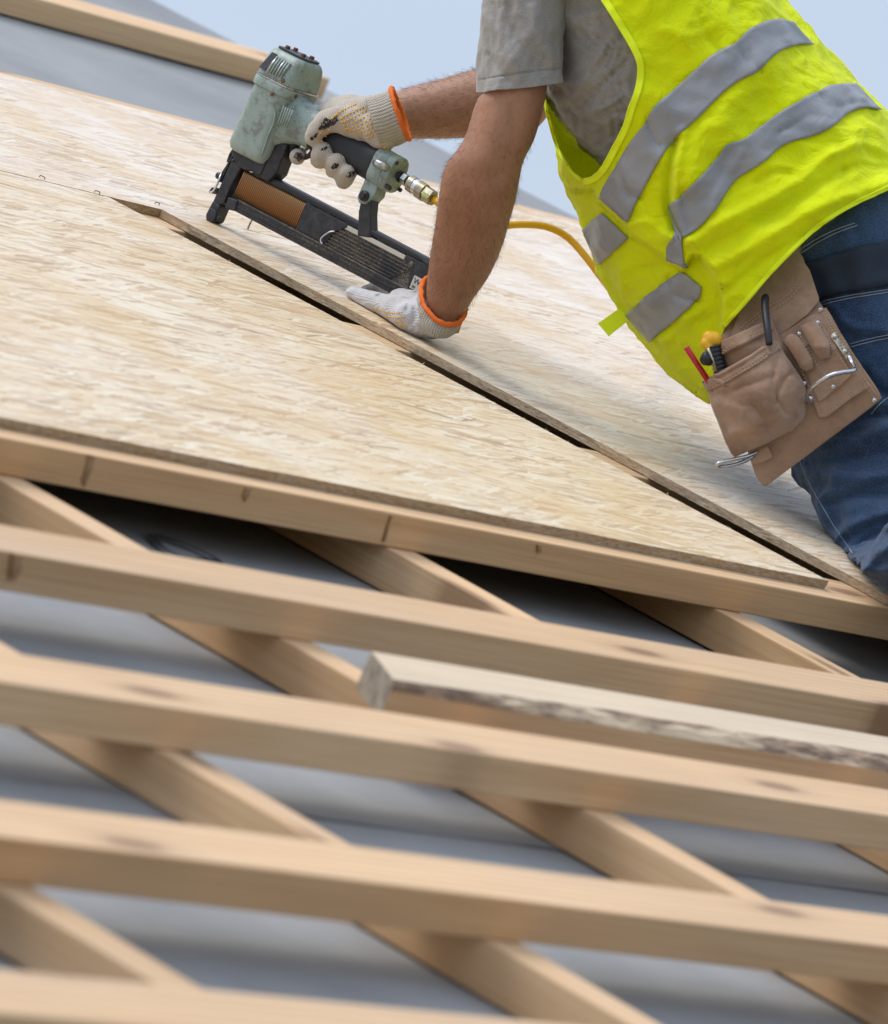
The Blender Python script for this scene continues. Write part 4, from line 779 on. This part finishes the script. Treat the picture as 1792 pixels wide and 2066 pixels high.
v, f = tube(smoothline(NLs([(-17, -9, 62), (-14, -13, 56), (-13, -14, 48), (-15, -13, 38), (-20, -12, 34)]), 20), .0014, 6); sp('spring_wire', v, f, 'bright')
v, f = tube([NL(-19, -11, 58), NL(-19, 9, 58)], .0045, 12); sp('hinge_pin', v, f, 'steel')
v, f = tube(smoothline(NLs([(-17, -4, 98), (-19, -4, 88), (-18, -4, 78)]), 10), .0022, 6); sp('safety_rod', v, f, 'steel')
P = NLs([(-11, -12, 27), (3, -12, 25), (3, -12, 4), (-2, -12, 0), (-9, -12, 0), (-13, -12, 6)]); v, f = prism(P, BW*.024); foot = bev(sp('contact_foot', v, f, 'steel', stap, False), .0025)
P = NLs([(-8, -16, 18), (4, -16, 17), (6, -16, 12), (5, -16, 1), (-6, -16, .5), (-9, -16, 8)]); v, f = prism(P, BW*.006); bev(sp('foot_plate', v, f, 'steel', stap, False), .0015)
bolt(NL(3, -10, 9), RW, .0045, .007)
P = NLs([(8, -11, 40), (24, -11, 42), (26, -11, 28), (10, -11, 24)]); v, f = prism(P, BW*.02); bev(sp('magazine_stop', v, f, 'steel', stap, False), .0015)
for a, c in ((-4, 84), (28, 108)):
    v, f = tube([NL(a, -16.5, c), NL(a, -15, c)], .0022, 10); sp('pin', v, f, 'black_plastic')
# magazine
A1 = 352
P = NLs([(9, -3, 79), (A1, -3, 79), (A1, -3, 41), (9, -3, 41)]); v, f = prism(P, BW*.012); sp('magazine_core', v, f, 'steel', stap, False)
P = NLs([(24, -8, 88), (A1, -8, 88), (A1, -8, 80.5), (24, -8, 80.5)]); v, f = prism(P, BW*.020); bev(sp('top_rail', v, f, 'black_plastic', stap, False), .002)
P = NLs([(20, -8.5, 43), (A1, -8.5, 43), (A1, -8.5, 27), (22, -8.5, 27)]); v, f = prism(P, BW*.021); bev(sp('bottom_rail', v, f, 'dusty', stap, False), .002)
for c in (39.5, 34, 30):
    P = NLs([(22, -9.6, c+1.1), (A1, -9.6, c+1.1), (A1, -9.6, c-1.1), (22, -9.6, c-1.1)]); v, f = prism(P, BW*.0015); sp('rail_groove', v, f, 'steel', stap, False)
st_src = None
for k in range(38):                                    # the staple strip, wire by wire
    a = 13.5+k*2.83
    if st_src is None:
        v, f = tube(NLs([(a, -6.6, 44), (a, -6.6, 76.4), (a, -5.6, 77.6), (a, 4, 77.6)]), .00108, 8); st_src = sp('staple_wire', v, f, 'copper')
    else:
        o = st_src.copy(); COL.objects.link(o); o.parent = stap; o.location = tuple(RW*(k*.00283))
P = NLs([(12, -5.9, 76.5), (119.5, -5.9, 76.5), (119.5, -5.9, 44), (12, -5.9, 44)]); v, f = prism(P, BW*.003); sp('staple_backing', v, f, 'rust', stap, False)
P = NLs([(120, -9, 79.5), (192, -9, 79.5), (192, -9, 75), (176, -9, 62), (172, -9, 44), (122, -9, 44)]); v, f = prism(P, BW*.003); bev(sp('pusher', v, f, 'steel', stap, False), .001)
v, f = tube(smoothline(NLs([(178, -9, 64), (172, -11, 60), (166, -12.5, 50), (167, -13, 45), (171, -13, 43)]), 24), .0012, 6); sp('pusher_spring_hook', v, f, 'bright')
P = NLs([(120, -6.4, 79), (A1, -6.4, 79), (A1, -6.4, 43), (120, -6.4, 43)]); v, f = prism(P, BW*.003); side = sp('side_plate', v, f, 'dusty', stap, False)
P = NLs([(170, -8.2, 78.5), (290, -8.2, 78.5), (290, -8.2, 72.5), (172, -8.2, 72.5)]); v, f = prism(P, BW*.002); bev(sp('feed_slot', v, f, 'label', stap, False, label='dusty pale feed slot'), .0007)
for k in range(6):
    c = 68-k*4.6; P = NLs([(182-k*4, -8.6, c+.9), (308-k*5, -8.6, c+.9), (308-k*5, -8.6, c-.9), (182-k*4, -8.6, c-.9)]); v, f = prism(P, BW*.0025); bev(sp('side_rib', v, f, 'dusty', side, False), .0006)
P = NLs([(292, -8.8, 80), (A1, -8.8, 80), (A1, -8.8, 44), (312, -8.8, 44), (304, -8.8, 68), (292, -8.8, 72)]); v, f = prism(P, BW*.003); bev(sp('rear_plate', v, f, 'steel', stap, False), .001)
v, f = tube(NLs([(304, -9.4, 72+0), (304, -9.0, 72)]), .004, 16); sp('rear_rivet', v, f, 'dusty')
P = NLs([(306, -10, 86), (A1+8, -12, 86), (A1+8, -12, 74), (330, -10, 76)]); v, f = prism(P, BW*.02); bev(sp('release_lever', v, f, 'black_plastic', stap, False), .003)
P = NLs([(315, -9.6, 62), (350, -9.6, 62), (350, -9.6, 45), (315, -9.6, 45)]); v, f = prism(P, BW*.0008); plate = bev(sp('marking_plate', v, f, 'label', stap, False, label='pale plate marked W=7/16'), .0003)
def text(s, P, ex, ey, size, mat, parent):
    cu = bpy.data.curves.new('lettering', 'FONT'); cu.body = s; cu.size = size; cu.extrude = .00015
    o = bpy.data.objects.new('lettering', cu); COL.objects.link(o); dg = bpy.context.evaluated_depsgraph_get(); me = bpy.data.meshes.new_from_object(o.evaluated_get(dg)); bpy.data.objects.remove(o)
    A = np.array([v.co[:] for v in me.vertices]); Fc = [tuple(p.vertices) for p in me.polygons]; bpy.data.meshes.remove(me)
    ez = np.cross(ex, ey); return mk('lettering', P+A[:, :1]*ex+A[:, 1:2]*ey+A[:, 2:3]*ez, Fc, mat, parent, False)
text('W=7/16"', NL(317, -9.9, 52.5), RW, NW, .0105, 'ink', plate); text('w', NL(317.5, -9.9, 46.5), RW, NW, .008, 'ink', plate)
# air coupling
def turn(name, prof, mat, a0, seg=20, sharp=True):
    V = NLs([(a0+a, r*math.cos(2*PI*k/seg), 163.5-.1*(a0+a-226)+r*math.sin(2*PI*k/seg)) for a, r in prof for k in range(seg)]); Fc = gridf(len(prof), seg, True)+[tuple(range(seg-1, -1, -1)), tuple(range((len(prof)-1)*seg, len(prof)*seg))]
    return autosm(sp(name, V, Fc, mat), 35)
turn('air_fitting', [(0, 5), (3, 5), (3, 7.5), (7, 7.5), (7, 5.5), (10, 5.5)], 'steel', 226); turn('hex_nut', [(0, 7.4), (.6, 8), (7, 8), (7.6, 7.4)], 'alloy', 235, 6); turn('nipple', [(0, 5.2), (6, 5.2)], 'steel', 242)
turn('coupler_body', [(0, 8), (1, 10.8), (9, 11), (9.6, 10), (16, 10), (16.5, 11.3), (27, 11.3), (28, 10)], 'brass', 247); turn('coupler_sleeve', [(0, 10.4), (6, 10.4)], 'bright', 256.8); turn('coupler_hex', [(0, 9.6), (.8, 10.6), (13, 10.6), (14, 9.4)], 'brass', 275, 6)
v, f = prism(NLs([(277, -10.4, 161), (287, -10.4, 160.5), (287, -10.2, 155), (277, -10.2, 155.5)]), BW*.0006); sp('paint_mark', v, f, 'green_paint', stap, False)
# yellow hose
hp = [NL(289, 0, 157), NL(312, 4, 152), NL(345, 16, 140), NL(385, 36, 122)]
hp += [px(960, 466, 10.17), px(1022, 455, 10.19), px(1065, 453, 10.21), px(1105, 458, 10.22), px(1145, 478, 10.23), px(1182, 518, 10.22), px(1215, 562, 10.21), px(1270, 630, 10.20), px(1350, 700, on_n(1350, 700, TH+.012)), px(1500, 770, on_n(1500, 770, TH+.0058))]
v, f = tube(smoothline(hp, 120), .0048, 14); mk('air_hose', v, f, 'hose', label='yellow rubber air hose curving from the stapler behind the worker', cat='hose')
# nail standing in the board
zq = lambda x, y: pn(*zx(x, y), TH)
v, f = tube([zq(400, 1186)-NW*.006, zq(400, 1186)+NW*.016], .0013, 10); v2, f2 = tube([zq(400, 1186)+NW*.016, zq(400, 1186)+NW*.0172], .0028, 12); v, f = merge([(v, f), (v2, f2)])
mk('nail', v, f, 'nail', label='steel nail standing upright in the board under the stapler magazine', cat='nail')

# ------------------------------------------------------------------ gloves
def hand_right():
    h = lambda x, y, d, r: (zd(x, y, d), r/1000)
    P = []
    P += [h(1160, 540, 12, 27), h(1140, 542, 12, 29), h(1110, 545, 10, 30), h(1010, 545, 10, 28), h(930, 525, 14, 23)]; Cc = chain(P)
    Cc += chain([h(1160, 600, -4, 24), h(1190, 660, -4, 17), h(1205, 700, -4, 8)]); Cc += chain([h(1080, 590, -8, 20), h(1000, 560, -14, 20), h(930, 545, -20, 17.5)])          # ball of the thumb, heel
    Cc += chain([h(930, 545, -20, 17.5), h(850, 560, -27, 14.5), h(800, 615, -30, 12.5), h(778, 655, -30, 10.5)])                                                       # thumb
    Cc += chain([h(1010, 500, 12, 22), h(910, 490, 14, 17), h(865, 515, 14, 15)])
    # fingers pass down the far side and come under the grip; tips on the near side
    for kx_, tip, r in (((905, 540), (835, 742, -20), 14.0), ((1000, 590), (920, 797, -18), 12.6), ((1075, 640), (980, 860, -16), 11.2)):
        a = zd(kx_[0], kx_[1], 24); t = zd(*tip[:2], tip[2]); base = zd(tip[0], tip[1], 27)
        ar = [(a, .012), (base*.5+a*.5+BW*.008, .0115), (base-NW*.006, .0115), (zd(tip[0], tip[1], 6)-NW*.010, .0115), (t, r/1000)]; Cc += chain(ar)
    Cc += chain([(zd(830, 520, 22), .0115), (zd(745, 640, 28), .011), (zd(700, 720, 22), .0105), (zd(690, 762, 4), .0105), (zd(690, 766, -8), .0102)])                           # index finger on the trigger
    V, Fc = remesh(Cc, .0021, 5, .5)
    rel = (V-np.array(stap['base']))
    V = wrinkle(V, Fc, .0009, 60, ridged=True, seed=3., octs=2)
    o = mk('glove', V, Fc, 'knit_tool_hand', person); return V, Fc, o
GV, GF, GR = hand_right(); BT_G = bvh(GV, GF)
def cuff(keys, M, ribs, amp, parent, mat):
    V, Fc = loft(keys, M, 220, 2.0, caps=False); ph = np.tile(np.arange(220)/220*2*PI, M); n = vnormals(V, Fc)
    V = V+n*(amp*np.sin(ph*ribs))[:, None]; V = wrinkle(V, Fc, .0008, 45, ridged=False, seed=2.); return solid(mk('cuff', V, Fc, mat, parent), .0012)
def zk(ax, ay, bx, by, D, h, *s): return (*zx(ax, ay), *zx(bx, by), D, h, *[.3459*q for q in s])
DR = float(proj(zd(1290, 520, 12))[2])
cr = [zk(1090, 430, 1175, 715, DR-.004, .032), zk(1150, 412, 1240, 705, DR-.002, .0315), zk(1200, 392, 1290, 685, DR, .0325), zk(1238, 376, 1330, 664, DR, .034)]
cuff(cr, 26, 46, .0007, GR, 'rib_cuff')
def trim(key, parent, r=.0031):
    V, Fc = loft([key, key], 2, 70, 2, caps=False); ring = V[:70]; ring = np.vstack([ring, ring[:1]])
    v, f = tube(ring[:-1], r, 8, closed=True); v = wrinkle(v, f, .0017, 240, ridged=False, seed=1., octs=2); mk('cuff_trim', v, f, 'orange', parent)
trim(zk(1236, 366, 1342, 664, DR, .0355, -12, 2), GR)
def dots(bt, L, parent, ref, r=.0015):
    out = []
    for x, y in L:
        p = cast(bt, x, y, .0003)
        if p is None: continue
        v, f = ball(p, r*random.uniform(.8, 1.12)); out.append((v, f))
    v, f = merge(out); o = mk('grip_dots', v, f, 'dots', parent); o['kind'] = 'stuff'
zg = lambda L: [(568.2+.20177*x, 129.1+.20177*y) for x, y in L]       # second close-up of the photograph
rows = [[(580, 485), (608, 465), (638, 452), (668, 440), (696, 430), (722, 415), (745, 405)], [(600, 545), (625, 525), (655, 510), (686, 494), (720, 481), (752, 463), (783, 450), (812, 434)], [(610, 580), (632, 578), (665, 563), (700, 546), (736, 527), (770, 508), (808, 488), (842, 470)], [(628, 620), (665, 608), (708, 594), (748, 576), (788, 556), (824, 536), (862, 514)], [(675, 648), (716, 632), (762, 617), (802, 598), (843, 576), (884, 552)], [(735, 662), (776, 652), (818, 634), (856, 616), (896, 597)], [(790, 680), (826, 668), (868, 650), (905, 630)], [(850, 700), (886, 688), (928, 668)], [(870, 738), (905, 722), (945, 700)], [(650, 650), (690, 668), (740, 690), (800, 700)], [(965, 740), (985, 775), (1000, 805), (1030, 835), (1055, 860)], [(375, 715), (392, 690), (412, 668), (365, 770), (400, 775), (420, 745), (440, 718), (465, 692), (480, 660), (510, 545), (535, 520), (555, 505)]]
dots(BT_G, zg([p for r in rows for p in r]), GR, 10.2)
def smudge(bt, L, parent, ref):
    c = np.mean(L, 0); V = [cast_or(bt, *c, .0005, ref)]; n = len(L); V = []
    for t in (1, .66, .33, 0):
        for p in L: q = c+(np.asarray(p)-c)*t; V.append(cast_or(bt, *q, .00045+.0004*random.random()*(t < 1), ref))
    mk('grime_patch', V, gridf(4, n, True), 'grime', parent)
def blot(L):
    P = np.vstack([L, L[:1]]); Q = resample(P, 60)[:-1]; c = Q.mean(0); return [tuple(c+(q-c)*(1+.16*noise.noise((i*.55, q[0]*.1, 0))+.12*noise.noise((i*1.9, 3, 1)))) for i, q in enumerate(Q)]
for L in ([(360, 665), (385, 610), (440, 535), (480, 560), (555, 520), (565, 570), (520, 610), (460, 640), (400, 660)], [(280, 740), (330, 705), (365, 680), (350, 730), (300, 770)], [(390, 855), (440, 825), (470, 830), (440, 860), (400, 868)], [(495, 1030), (530, 990), (580, 1000), (560, 1040), (510, 1050)], [(640, 1120), (670, 1080), (730, 1070), (725, 1115), (670, 1140)], [(120, 930), (150, 880), (200, 895), (230, 950), (180, 980)]):
    smudge(BT_G, blot(zg(L)), GR, 10.2)
lz = lambda x, y: (671.5+.17295*x, 516.5+.17295*y)
def lp(x, y, n): X, Y = lz(x, y); return px(X, Y, on_n(X, Y, TH+n/1000))
def hand_left():
    c = lambda L: chain([(lp(x, y, n), r/1000) for x, y, n, r in L]); Cc = []
    Cc += c([(228, 430, 9.0, 8.8), (330, 470, 10.5, 10.2), (460, 520, 12.5, 12), (600, 570, 15, 14), (760, 620, 20, 18)])
    Cc += c([(390, 415, 9, 8.6), (520, 385, 15, 10.2), (640, 365, 25, 12), (800, 440, 30, 19)])
    Cc += c([(490, 380, 11, 8.6), (590, 330, 24, 10), (720, 325, 33, 12.5), (880, 385, 35, 18)])
    Cc += c([(620, 340, 16, 8.8), (710, 302, 31, 10.2), (840, 315, 40, 12.5), (970, 360, 40, 15)])
    Cc += c([(760, 640, 18, 17), (900, 700, 21, 20), (1060, 740, 24, 23), (1190, 740, 27, 25)]); Cc += c([(860, 480, 28, 18), (960, 480, 30, 16)]); Cc += c([(800, 560, 22, 20), (930, 600, 26, 22), (1080, 760, 24, 18), (1180, 790, 25, 18)])
    V, Fc = remesh(Cc, .0021, 5, .5)
    rel = (V-W(0, 0, TH))@NW; V = V+NW*np.clip(.0006-rel, 0, .05)[:, None]
    V = wrinkle(V, Fc, .0010, 55, ridged=True, seed=6., octs=2)
    lf = lambda L: [lz(*p) for p in L]
    V = folds(V, [(lf([(700, 350), (600, 420), (520, 470)]), 3.5, -.004), (lf([(900, 340), (760, 420), (650, 470)]), 4.5, .003), (lf([(1000, 420), (900, 520), (860, 640)]), 5, -.0035), (lf([(1050, 380), (900, 420), (760, 520)]), 4, .003), (lf([(570, 470), (560, 520), (580, 570)]), 2.5, -.0022), (lf([(940, 620), (960, 720), (900, 800)]), 4, -.003)])
    o = mk('glove', V, Fc, 'knit_board_hand', person); return V, Fc, o
HV, HF, HL = hand_left(); BT_H = bvh(HV, HF)
DL = 9.957
def lk(ax, ay, bx, by, D, h, sx, sy): return (*lz(ax, ay), *lz(bx, by), D, h, sx*.17295, sy*.17295)
cuff([lk(1060, 780, 1420, 830, DL+.008, .030, -10, 140), lk(1000, 700, 1455, 790, DL+.006, .035, -5, 195), lk(985, 600, 1485, 730, DL+.004, .037, -5, 235), lk(1000, 510, 1510, 670, DL+.002, .037, 0, 258), lk(1032, 436, 1535, 606, DL, .036, 5, 262)], 30, 60, .0008, HL, 'rib_cuff')
trim(lk(1030, 425, 1550, 600, DL, .0375, 6, 275), HL, .0033)
rl = [[(480+k*27, 608+k*9-(max(0, k-5)**1.6)*2.6) for k in range(13)], [(640+k*24, 712+k*2-(max(0, k-4)**1.5)*2.2) for k in range(9)], [(735+k*22, 770-k*1.5) for k in range(5)], [(790+k*20, 805+k*5) for k in range(4)]]
dots(BT_H, [lz(x, y) for r in rl for x, y in r], HL, 10.0, .00115)
# ------------------------------------------------------------------ suede tool pouch at the left hip
pz = lambda L: [(1343+.25077*x, 619.9+.25077*y) for x, y in L]
PD = 9.742
def pdep(x, y): return PD+.00013*(1680-x)+.00005*(y-700)+.00042*max(0, 700-y)
POB = px(1560, 860, PD)
pouch = empty('tool_pouch', POB, label='brown suede tool pouch with pockets and hammer loop on the worker hip', cat='tool pouch')
def ppt(x, y, off=0): return px(x, y, pdep(x, y)-off)
def plate_(name, L, off, t, mat='suede', parent=pouch, b=.0012, jit=.6, smooth=False, **kw):
    Q = resample(np.vstack([catmull(L+[L[0]], 1*len(L)+1) if False else np.array(L+[L[0]])]), max(40, 8*len(L)))[:-1]
    Q = Q+np.array([[jit*noise.noise((i*.6, 1, off*99)), jit*noise.noise((i*.6, 5, off*99))] for i in range(len(Q))])
    P = [ppt(x, y, off+.0012*noise.noise((x*.02, y*.02, 1))) for x, y in Q]; d = np.array(ppt(*L[0], off-t))-np.array(ppt(*L[0], off)); v, f = prism(P, d); o = mk(name, v, f, mat, parent, smooth, **kw)
    bm = bmesh.new(); bm.from_mesh(o.data); bmesh.ops.recalc_face_normals(bm, faces=bm.faces); bmesh.ops.triangulate(bm, faces=[q for q in bm.faces if len(q.verts) > 4]); bm.to_mesh(o.data); bm.free(); return o
def patch(name, left, right, nu, nv, fn, t=.003, mat='suede', parent=pouch, wr=.0012, **kw):
    A, B_ = smoothline(left, nu), smoothline(right, nu); V = []; UVs = []
    for i in range(nu):
        for j in range(nv):
            u, v = i/(nu-1), j/(nv-1); x, y = A[i]*(1-v)+B_[i]*v; V.append(ppt(x, y, fn(u, v)))
    V = np.array(V); Fc = gridf(nu, nv)
    if wr: V = wrinkle(V, Fc, wr, 22, ridged=False, seed=4., octs=4)
    o = mk(name, V, Fc, mat, parent, **kw); solid(o, t, 0); return V, Fc, o
BACK = [(1596, 470), (1614, 492), (1640, 585), (1700, 680), (1740, 740), (1776, 796), (1768, 812), (1700, 862), (1640, 908), (1580, 955), (1546, 978), (1530, 968), (1519, 940), (1500, 880), (1470, 780), (1452, 720), (1462, 655), (1520, 560)]
BV, BF_, BO = patch('back_panel', BACK[0:1]+[(1520, 560), (1462, 655), (1452, 720), (1470, 780), (1500, 880), (1519, 940), (1530, 968), (1544, 979)], [(1602, 470), (1614, 492), (1640, 585), (1700, 680), (1740, 740), (1777, 797), (1768, 813), (1690, 872), (1548, 979)], 70, 50, lambda u, v: .004+.010*math.sin(PI*v)*math.sin(PI*u), .0035)
# top flap piece with double stitch, tool panel, lower flap
plate_('upper_panel', pz([(590, 60), (760, -250), (980, -420), (1075, -420), (1160, -300), (1240, -60), (1140, 60), (960, 190), (700, 330), (480, 330)]), .017, .003)
TP = [(1000, 190), (1090, 110), (1290, 0), (1330, 60), (1460, 300), (1620, 560), (1720, 745), (1640, 640), (1480, 740), (1300, 880), (1235, 885), (1205, 800), (1110, 560), (1050, 400), (940, 270)]
plate_('tool_panel', pz(TP), .020, .0035)
plate_('inner_panel', pz([(1060, 240), (1170, 110), (1240, 100), (1380, 330), (1500, 540), (1420, 620), (1270, 740), (1235, 760), (1180, 640), (1130, 500)]), .0235, .003)
# middle pocket
patch('middle_pocket', pz([(405, 310), (430, 390), (450, 480), (500, 620)]), pz([(850, 110), (880, 180), (930, 300), (1000, 500)]), 24, 30, lambda u, v: .020+.026*math.sin(PI*min(1, .12+v*.88))*(1-.3*u), .004)
HM = patch('pocket_hem', pz([(398, 300), (418, 355), (425, 400)]), pz([(842, 100), (862, 150), (872, 180)]), 8, 34, lambda u, v: .0235+.027*math.sin(PI*min(1, .12+v*.88)), .005)
# big front pocket
def bulge(u, v): return .024+.046*(math.sin(PI*min(max(v*.93+.05, 0), 1))**.75)*(.72+.35*math.sin(PI*min(u*1.05, 1)))*(1-.75*max(0, u-.72)/.28)
FV, FF, FO = patch('front_pocket', pz([(302, 600), (345, 680), (375, 780), (440, 950), (495, 1090), (530, 1165), (560, 1203)]), pz([(885, 275), (960, 390), (1050, 520), (1108, 640), (1112, 770), (1112, 870), (1010, 985)]), 60, 60, bulge, .004, wr=.0016)
FVv = folds(np.array(FV), [(pz([(900, 420), (860, 640), (960, 860)]), 5, -.003), (pz([(960, 400), (1010, 620), (1060, 870)]), 4, .0035), (pz([(700, 780), (790, 880), (830, 960)]), 7, -.004), (pz([(420, 760), (600, 830), (720, 980)]), 9, .004), (pz([(560, 1000), (760, 1010), (960, 900)]), 9, .004), (pz([(450, 700), (640, 640), (860, 560)]), 8, -.003), (pz([(1000, 540), (930, 620), (880, 780)]), 5, -.004)])
me = FO.data; me.vertices.foreach_set('co', (FVv-np.array(FO['base'])).ravel()); me.update(); BT_P = bvh(FVv, FF)
v, f = strip_on(BT_P, pz([(303, 600), (480, 535), (700, 400), (884, 280)]), pz([(335, 672), (500, 610), (730, 475), (915, 345)]), 50, 8, .002, 9.68); solid(mk('pocket_hem', v, f, 'suede', pouch), .003, 0)
v, f = tube(smoothline([cast_or(BT_P, *p, .002, 9.68) for p in pz([(302, 598), (400, 566), (480, 533), (600, 462), (700, 400), (800, 335), (884, 278)])], 50), .0032, 8); mk('pocket_rim', v, f, 'suede', pouch)
P = pz([(300, 596), (345, 568), (420, 528), (476, 506), (485, 540), (420, 572), (340, 610)]); plate_('pocket_gusset', P, .034, .002)
plate_('corner_patch', pz([(700, 1200), (690, 1270), (775, 1245), (850, 1215), (858, 1190), (820, 1120), (740, 1160)]), .020, .003)
# sewn tool loops
def loop_(L, rr, nm, w0):
    Q = smoothline([ppt(*p, .026+.004) for p in pz(L)], 20); r = np.interp(np.linspace(0, 1, 20), [0, .12, .85, 1], [.55, 1, 1, .6])*rr
    V, Fc = tube(Q, r, 20); o = mk(nm, V, Fc, 'suede', pouch); return o
loop_([(1000, 235), (1060, 330), (1120, 430), (1160, 505)], .0085, 'tool_loop', 1); 
def wide_loop():
    V = []; A = smoothline(pz([(1075, 150), (1130, 250), (1190, 350), (1250, 425)]), 24); B_ = smoothline(pz([(1215, 95), (1260, 190), (1320, 300), (1322, 400)]), 24)
    for i in range(24):
        for j in range(16): v = j/15; u = i/23; x, y = A[i]*(1-v)+B_[i]*v; V.append(ppt(x, y, .027+.012*math.sin(PI*v)**.7*math.sin(PI*min(max(u*.9+.06, 0), 1))**.5))
    mk('tool_loop', V, gridf(24, 16), 'suede', pouch)
wide_loop()
# stitching
def stl(L, off, bt=None):
    P = [ppt(x, y, off) for x, y in smoothline(pz(L), 60)] if bt is None else [cast_or(bt, x, y, .0044, 9.68) for x, y in smoothline(pz(L), 60)]
    return dashes(P, .00055, pitch=.0046)
S = [stl([(345, 640), (500, 575), (720, 440), (895, 305)], 0, BT_P), stl([(350, 662), (510, 597), (735, 462), (905, 330)], 0, BT_P)]
S += [stl(L, o) for L, o in (([(1250, 20), (1420, 330), (1560, 560), (1690, 740)], .0246), ([(1285, 40), (1450, 330), (1590, 560), (1650, 650)], .0246), ([(1230, 130), (1330, 300), (1450, 470), (1480, 540), (1400, 610), (1250, 735)], .0275), ([(1085, 235), (1150, 360), (1250, 500), (1330, 600)], .0275), ([(1635, 615), (1480, 715), (1300, 850), (1240, 865)], .0246), ([(1020, 330), (1100, 520), (1190, 720), (1240, 860)], .0246),
      ([(460, 350), (620, 250), (780, 175), (850, 130)], .051), ([(455, 372), (620, 275), (780, 198), (855, 155)], .051), ([(600, 170), (780, 20), (960, -80), (1060, -200)], .0215), ([(560, 240), (760, 70), (960, -40), (1090, -170)], .0215))]
v, f = merge(S); o = mk('stitching', v, f, 'stitch', pouch); o['kind'] = 'stuff'
# rivets
for x, y, o_ in ((1245, 20, .025), (1225, 125, .029), (1075, 215, .028), (1350, 640, .028), (1680, 750, .026), (1116, 612, .026)):
    p = ppt(*pz([(x, y)])[0], o_); ax = CAMW-p; ax /= np.linalg.norm(ax); v, f = tube([p, p+ax*.0007, p+ax*.0011], [.0027, .0027, .0018], 14); mk('rivet', v, f, 'bright', pouch)
# hammer loop
P = [ppt(*p, .0265) for p in pz([(1335, 215), (1365, 200), (1390, 235), (1490, 385), (1490, 410), (1455, 415), (1335, 245)])]; v, f = prism(P, (CAMW-P[0])/np.linalg.norm(CAMW-P[0])*.0014); hb = bev(mk('hammer_loop_bracket', v, f, 'brass', pouch, False), .0004)
for q in ((1362, 235), (1440, 355)):
    p = ppt(*pz([q])[0], .0284); ax = (CAMW-p)/np.linalg.norm(CAMW-p); v, f = tube([p, p+ax*.0014, p+ax*.002], [.0026, .0026, .0016], 12); mk('rivet', v, f, 'bright', hb)
hl = [(1475, 395, .028), (1500, 450, .034), (1525, 490, .046), (1500, 512, .060), (1420, 524, .072), (1330, 548, .078), (1250, 590, .076), (1180, 645, .066), (1140, 700, .050), (1145, 745, .036), (1172, 765, .030)]
v, f = tube(smoothline([ppt(*pz([(x, y)])[0], o_) for x, y, o_ in hl], 60), .0028, 12); mk('hammer_loop', v, f, 'bright', pouch)
p = ppt(*pz([(1165, 735)])[0], .027); v, f = ball(p, (.004, .004, .004)); mk('wire_foot', v, f, 'bright', pouch)
# lower chrome loop
hk = [(735, 1165, .022), (660, 1198, .035), (560, 1222, .046), (460, 1245, .055), (412, 1266, .058), (430, 1284, .050), (520, 1275, .040), (620, 1245, .030), (700, 1200, .022)]
v, f = tube(smoothline([ppt(*pz([(x, y)])[0], o_) for x, y, o_ in hk], 50), .0026, 12); mk('wire_loop', v, f, 'bright', pouch)
# --- tools in the pockets
a, b_ = ppt(*pz([(165, 322)])[0], .040), ppt(*pz([(400, 680)])[0], .040); ax = (b_-a)/np.linalg.norm(b_-a)
v, f = tube([a, a+ax*.001, b_], [.0030, .0036, .0036], 8); mk('pencil', v, f, 'red', label='red carpenter pencil sticking out of the tool pouch front pocket', cat='pencil')
kn = empty('utility_knife', ppt(*pz([(400, 480)])[0], .042), label='yellow and black utility knife in the tool pouch beside the red pencil', cat='knife')
v, f = remesh([ball(ppt(*pz([(362, 262)])[0], .042), .0105)]+chain([(ppt(*pz([(350, 245)])[0], .044), .009), (ppt(*pz([(392, 262)])[0], .040), .0105)])+chain([(ppt(*pz([(325, 290)])[0], .044), .007), (ppt(*pz([(345, 320)])[0], .042), .006)]), .0012, 3); mk('yellow_end', v, f, 'yellow_plastic', kn)
v, f = tube(smoothline([ppt(*p, .040) for p in pz([(390, 310), (405, 380), (430, 460), (450, 540)])], 30), np.linspace(.0085, .0085, 30)+.0007*np.sin(np.linspace(0, 44, 30)), 14); mk('handle', v, f, 'black_plastic', kn)
v, f = tube([ppt(*p, .046) for p in pz([(340, 330), (380, 430), (415, 520)])], .0034, 6); mk('blade_track', v, f, 'brass', kn)
q = ppt(*pz([(332, 415)])[0], .046); s = ppt(*pz([(352, 405)])[0], .048)
v, f = tube([q-(s-q)*1.5, q, s, s+(s-q)*.6], [.006, .0092, .0092, .007], 18); mk('lock_knob', v, f, 'black_plastic', kn)
L = smoothline([ppt(*p, o_) for p, o_ in zip(pz([(806, -95), (800, -30), (808, 80), (822, 190), (835, 300)]), (.040, .046, .052, .054, .050))], 30); v, f = tube(L, np.interp(np.linspace(0, 1, 30), [0, .06, .2, 1], [.003, .0052, .0048, .0042]), 10)
mk('marker_pen', v, f, 'black_plastic', label='slim black marker standing in the suede pouch middle pocket', cat='marker')
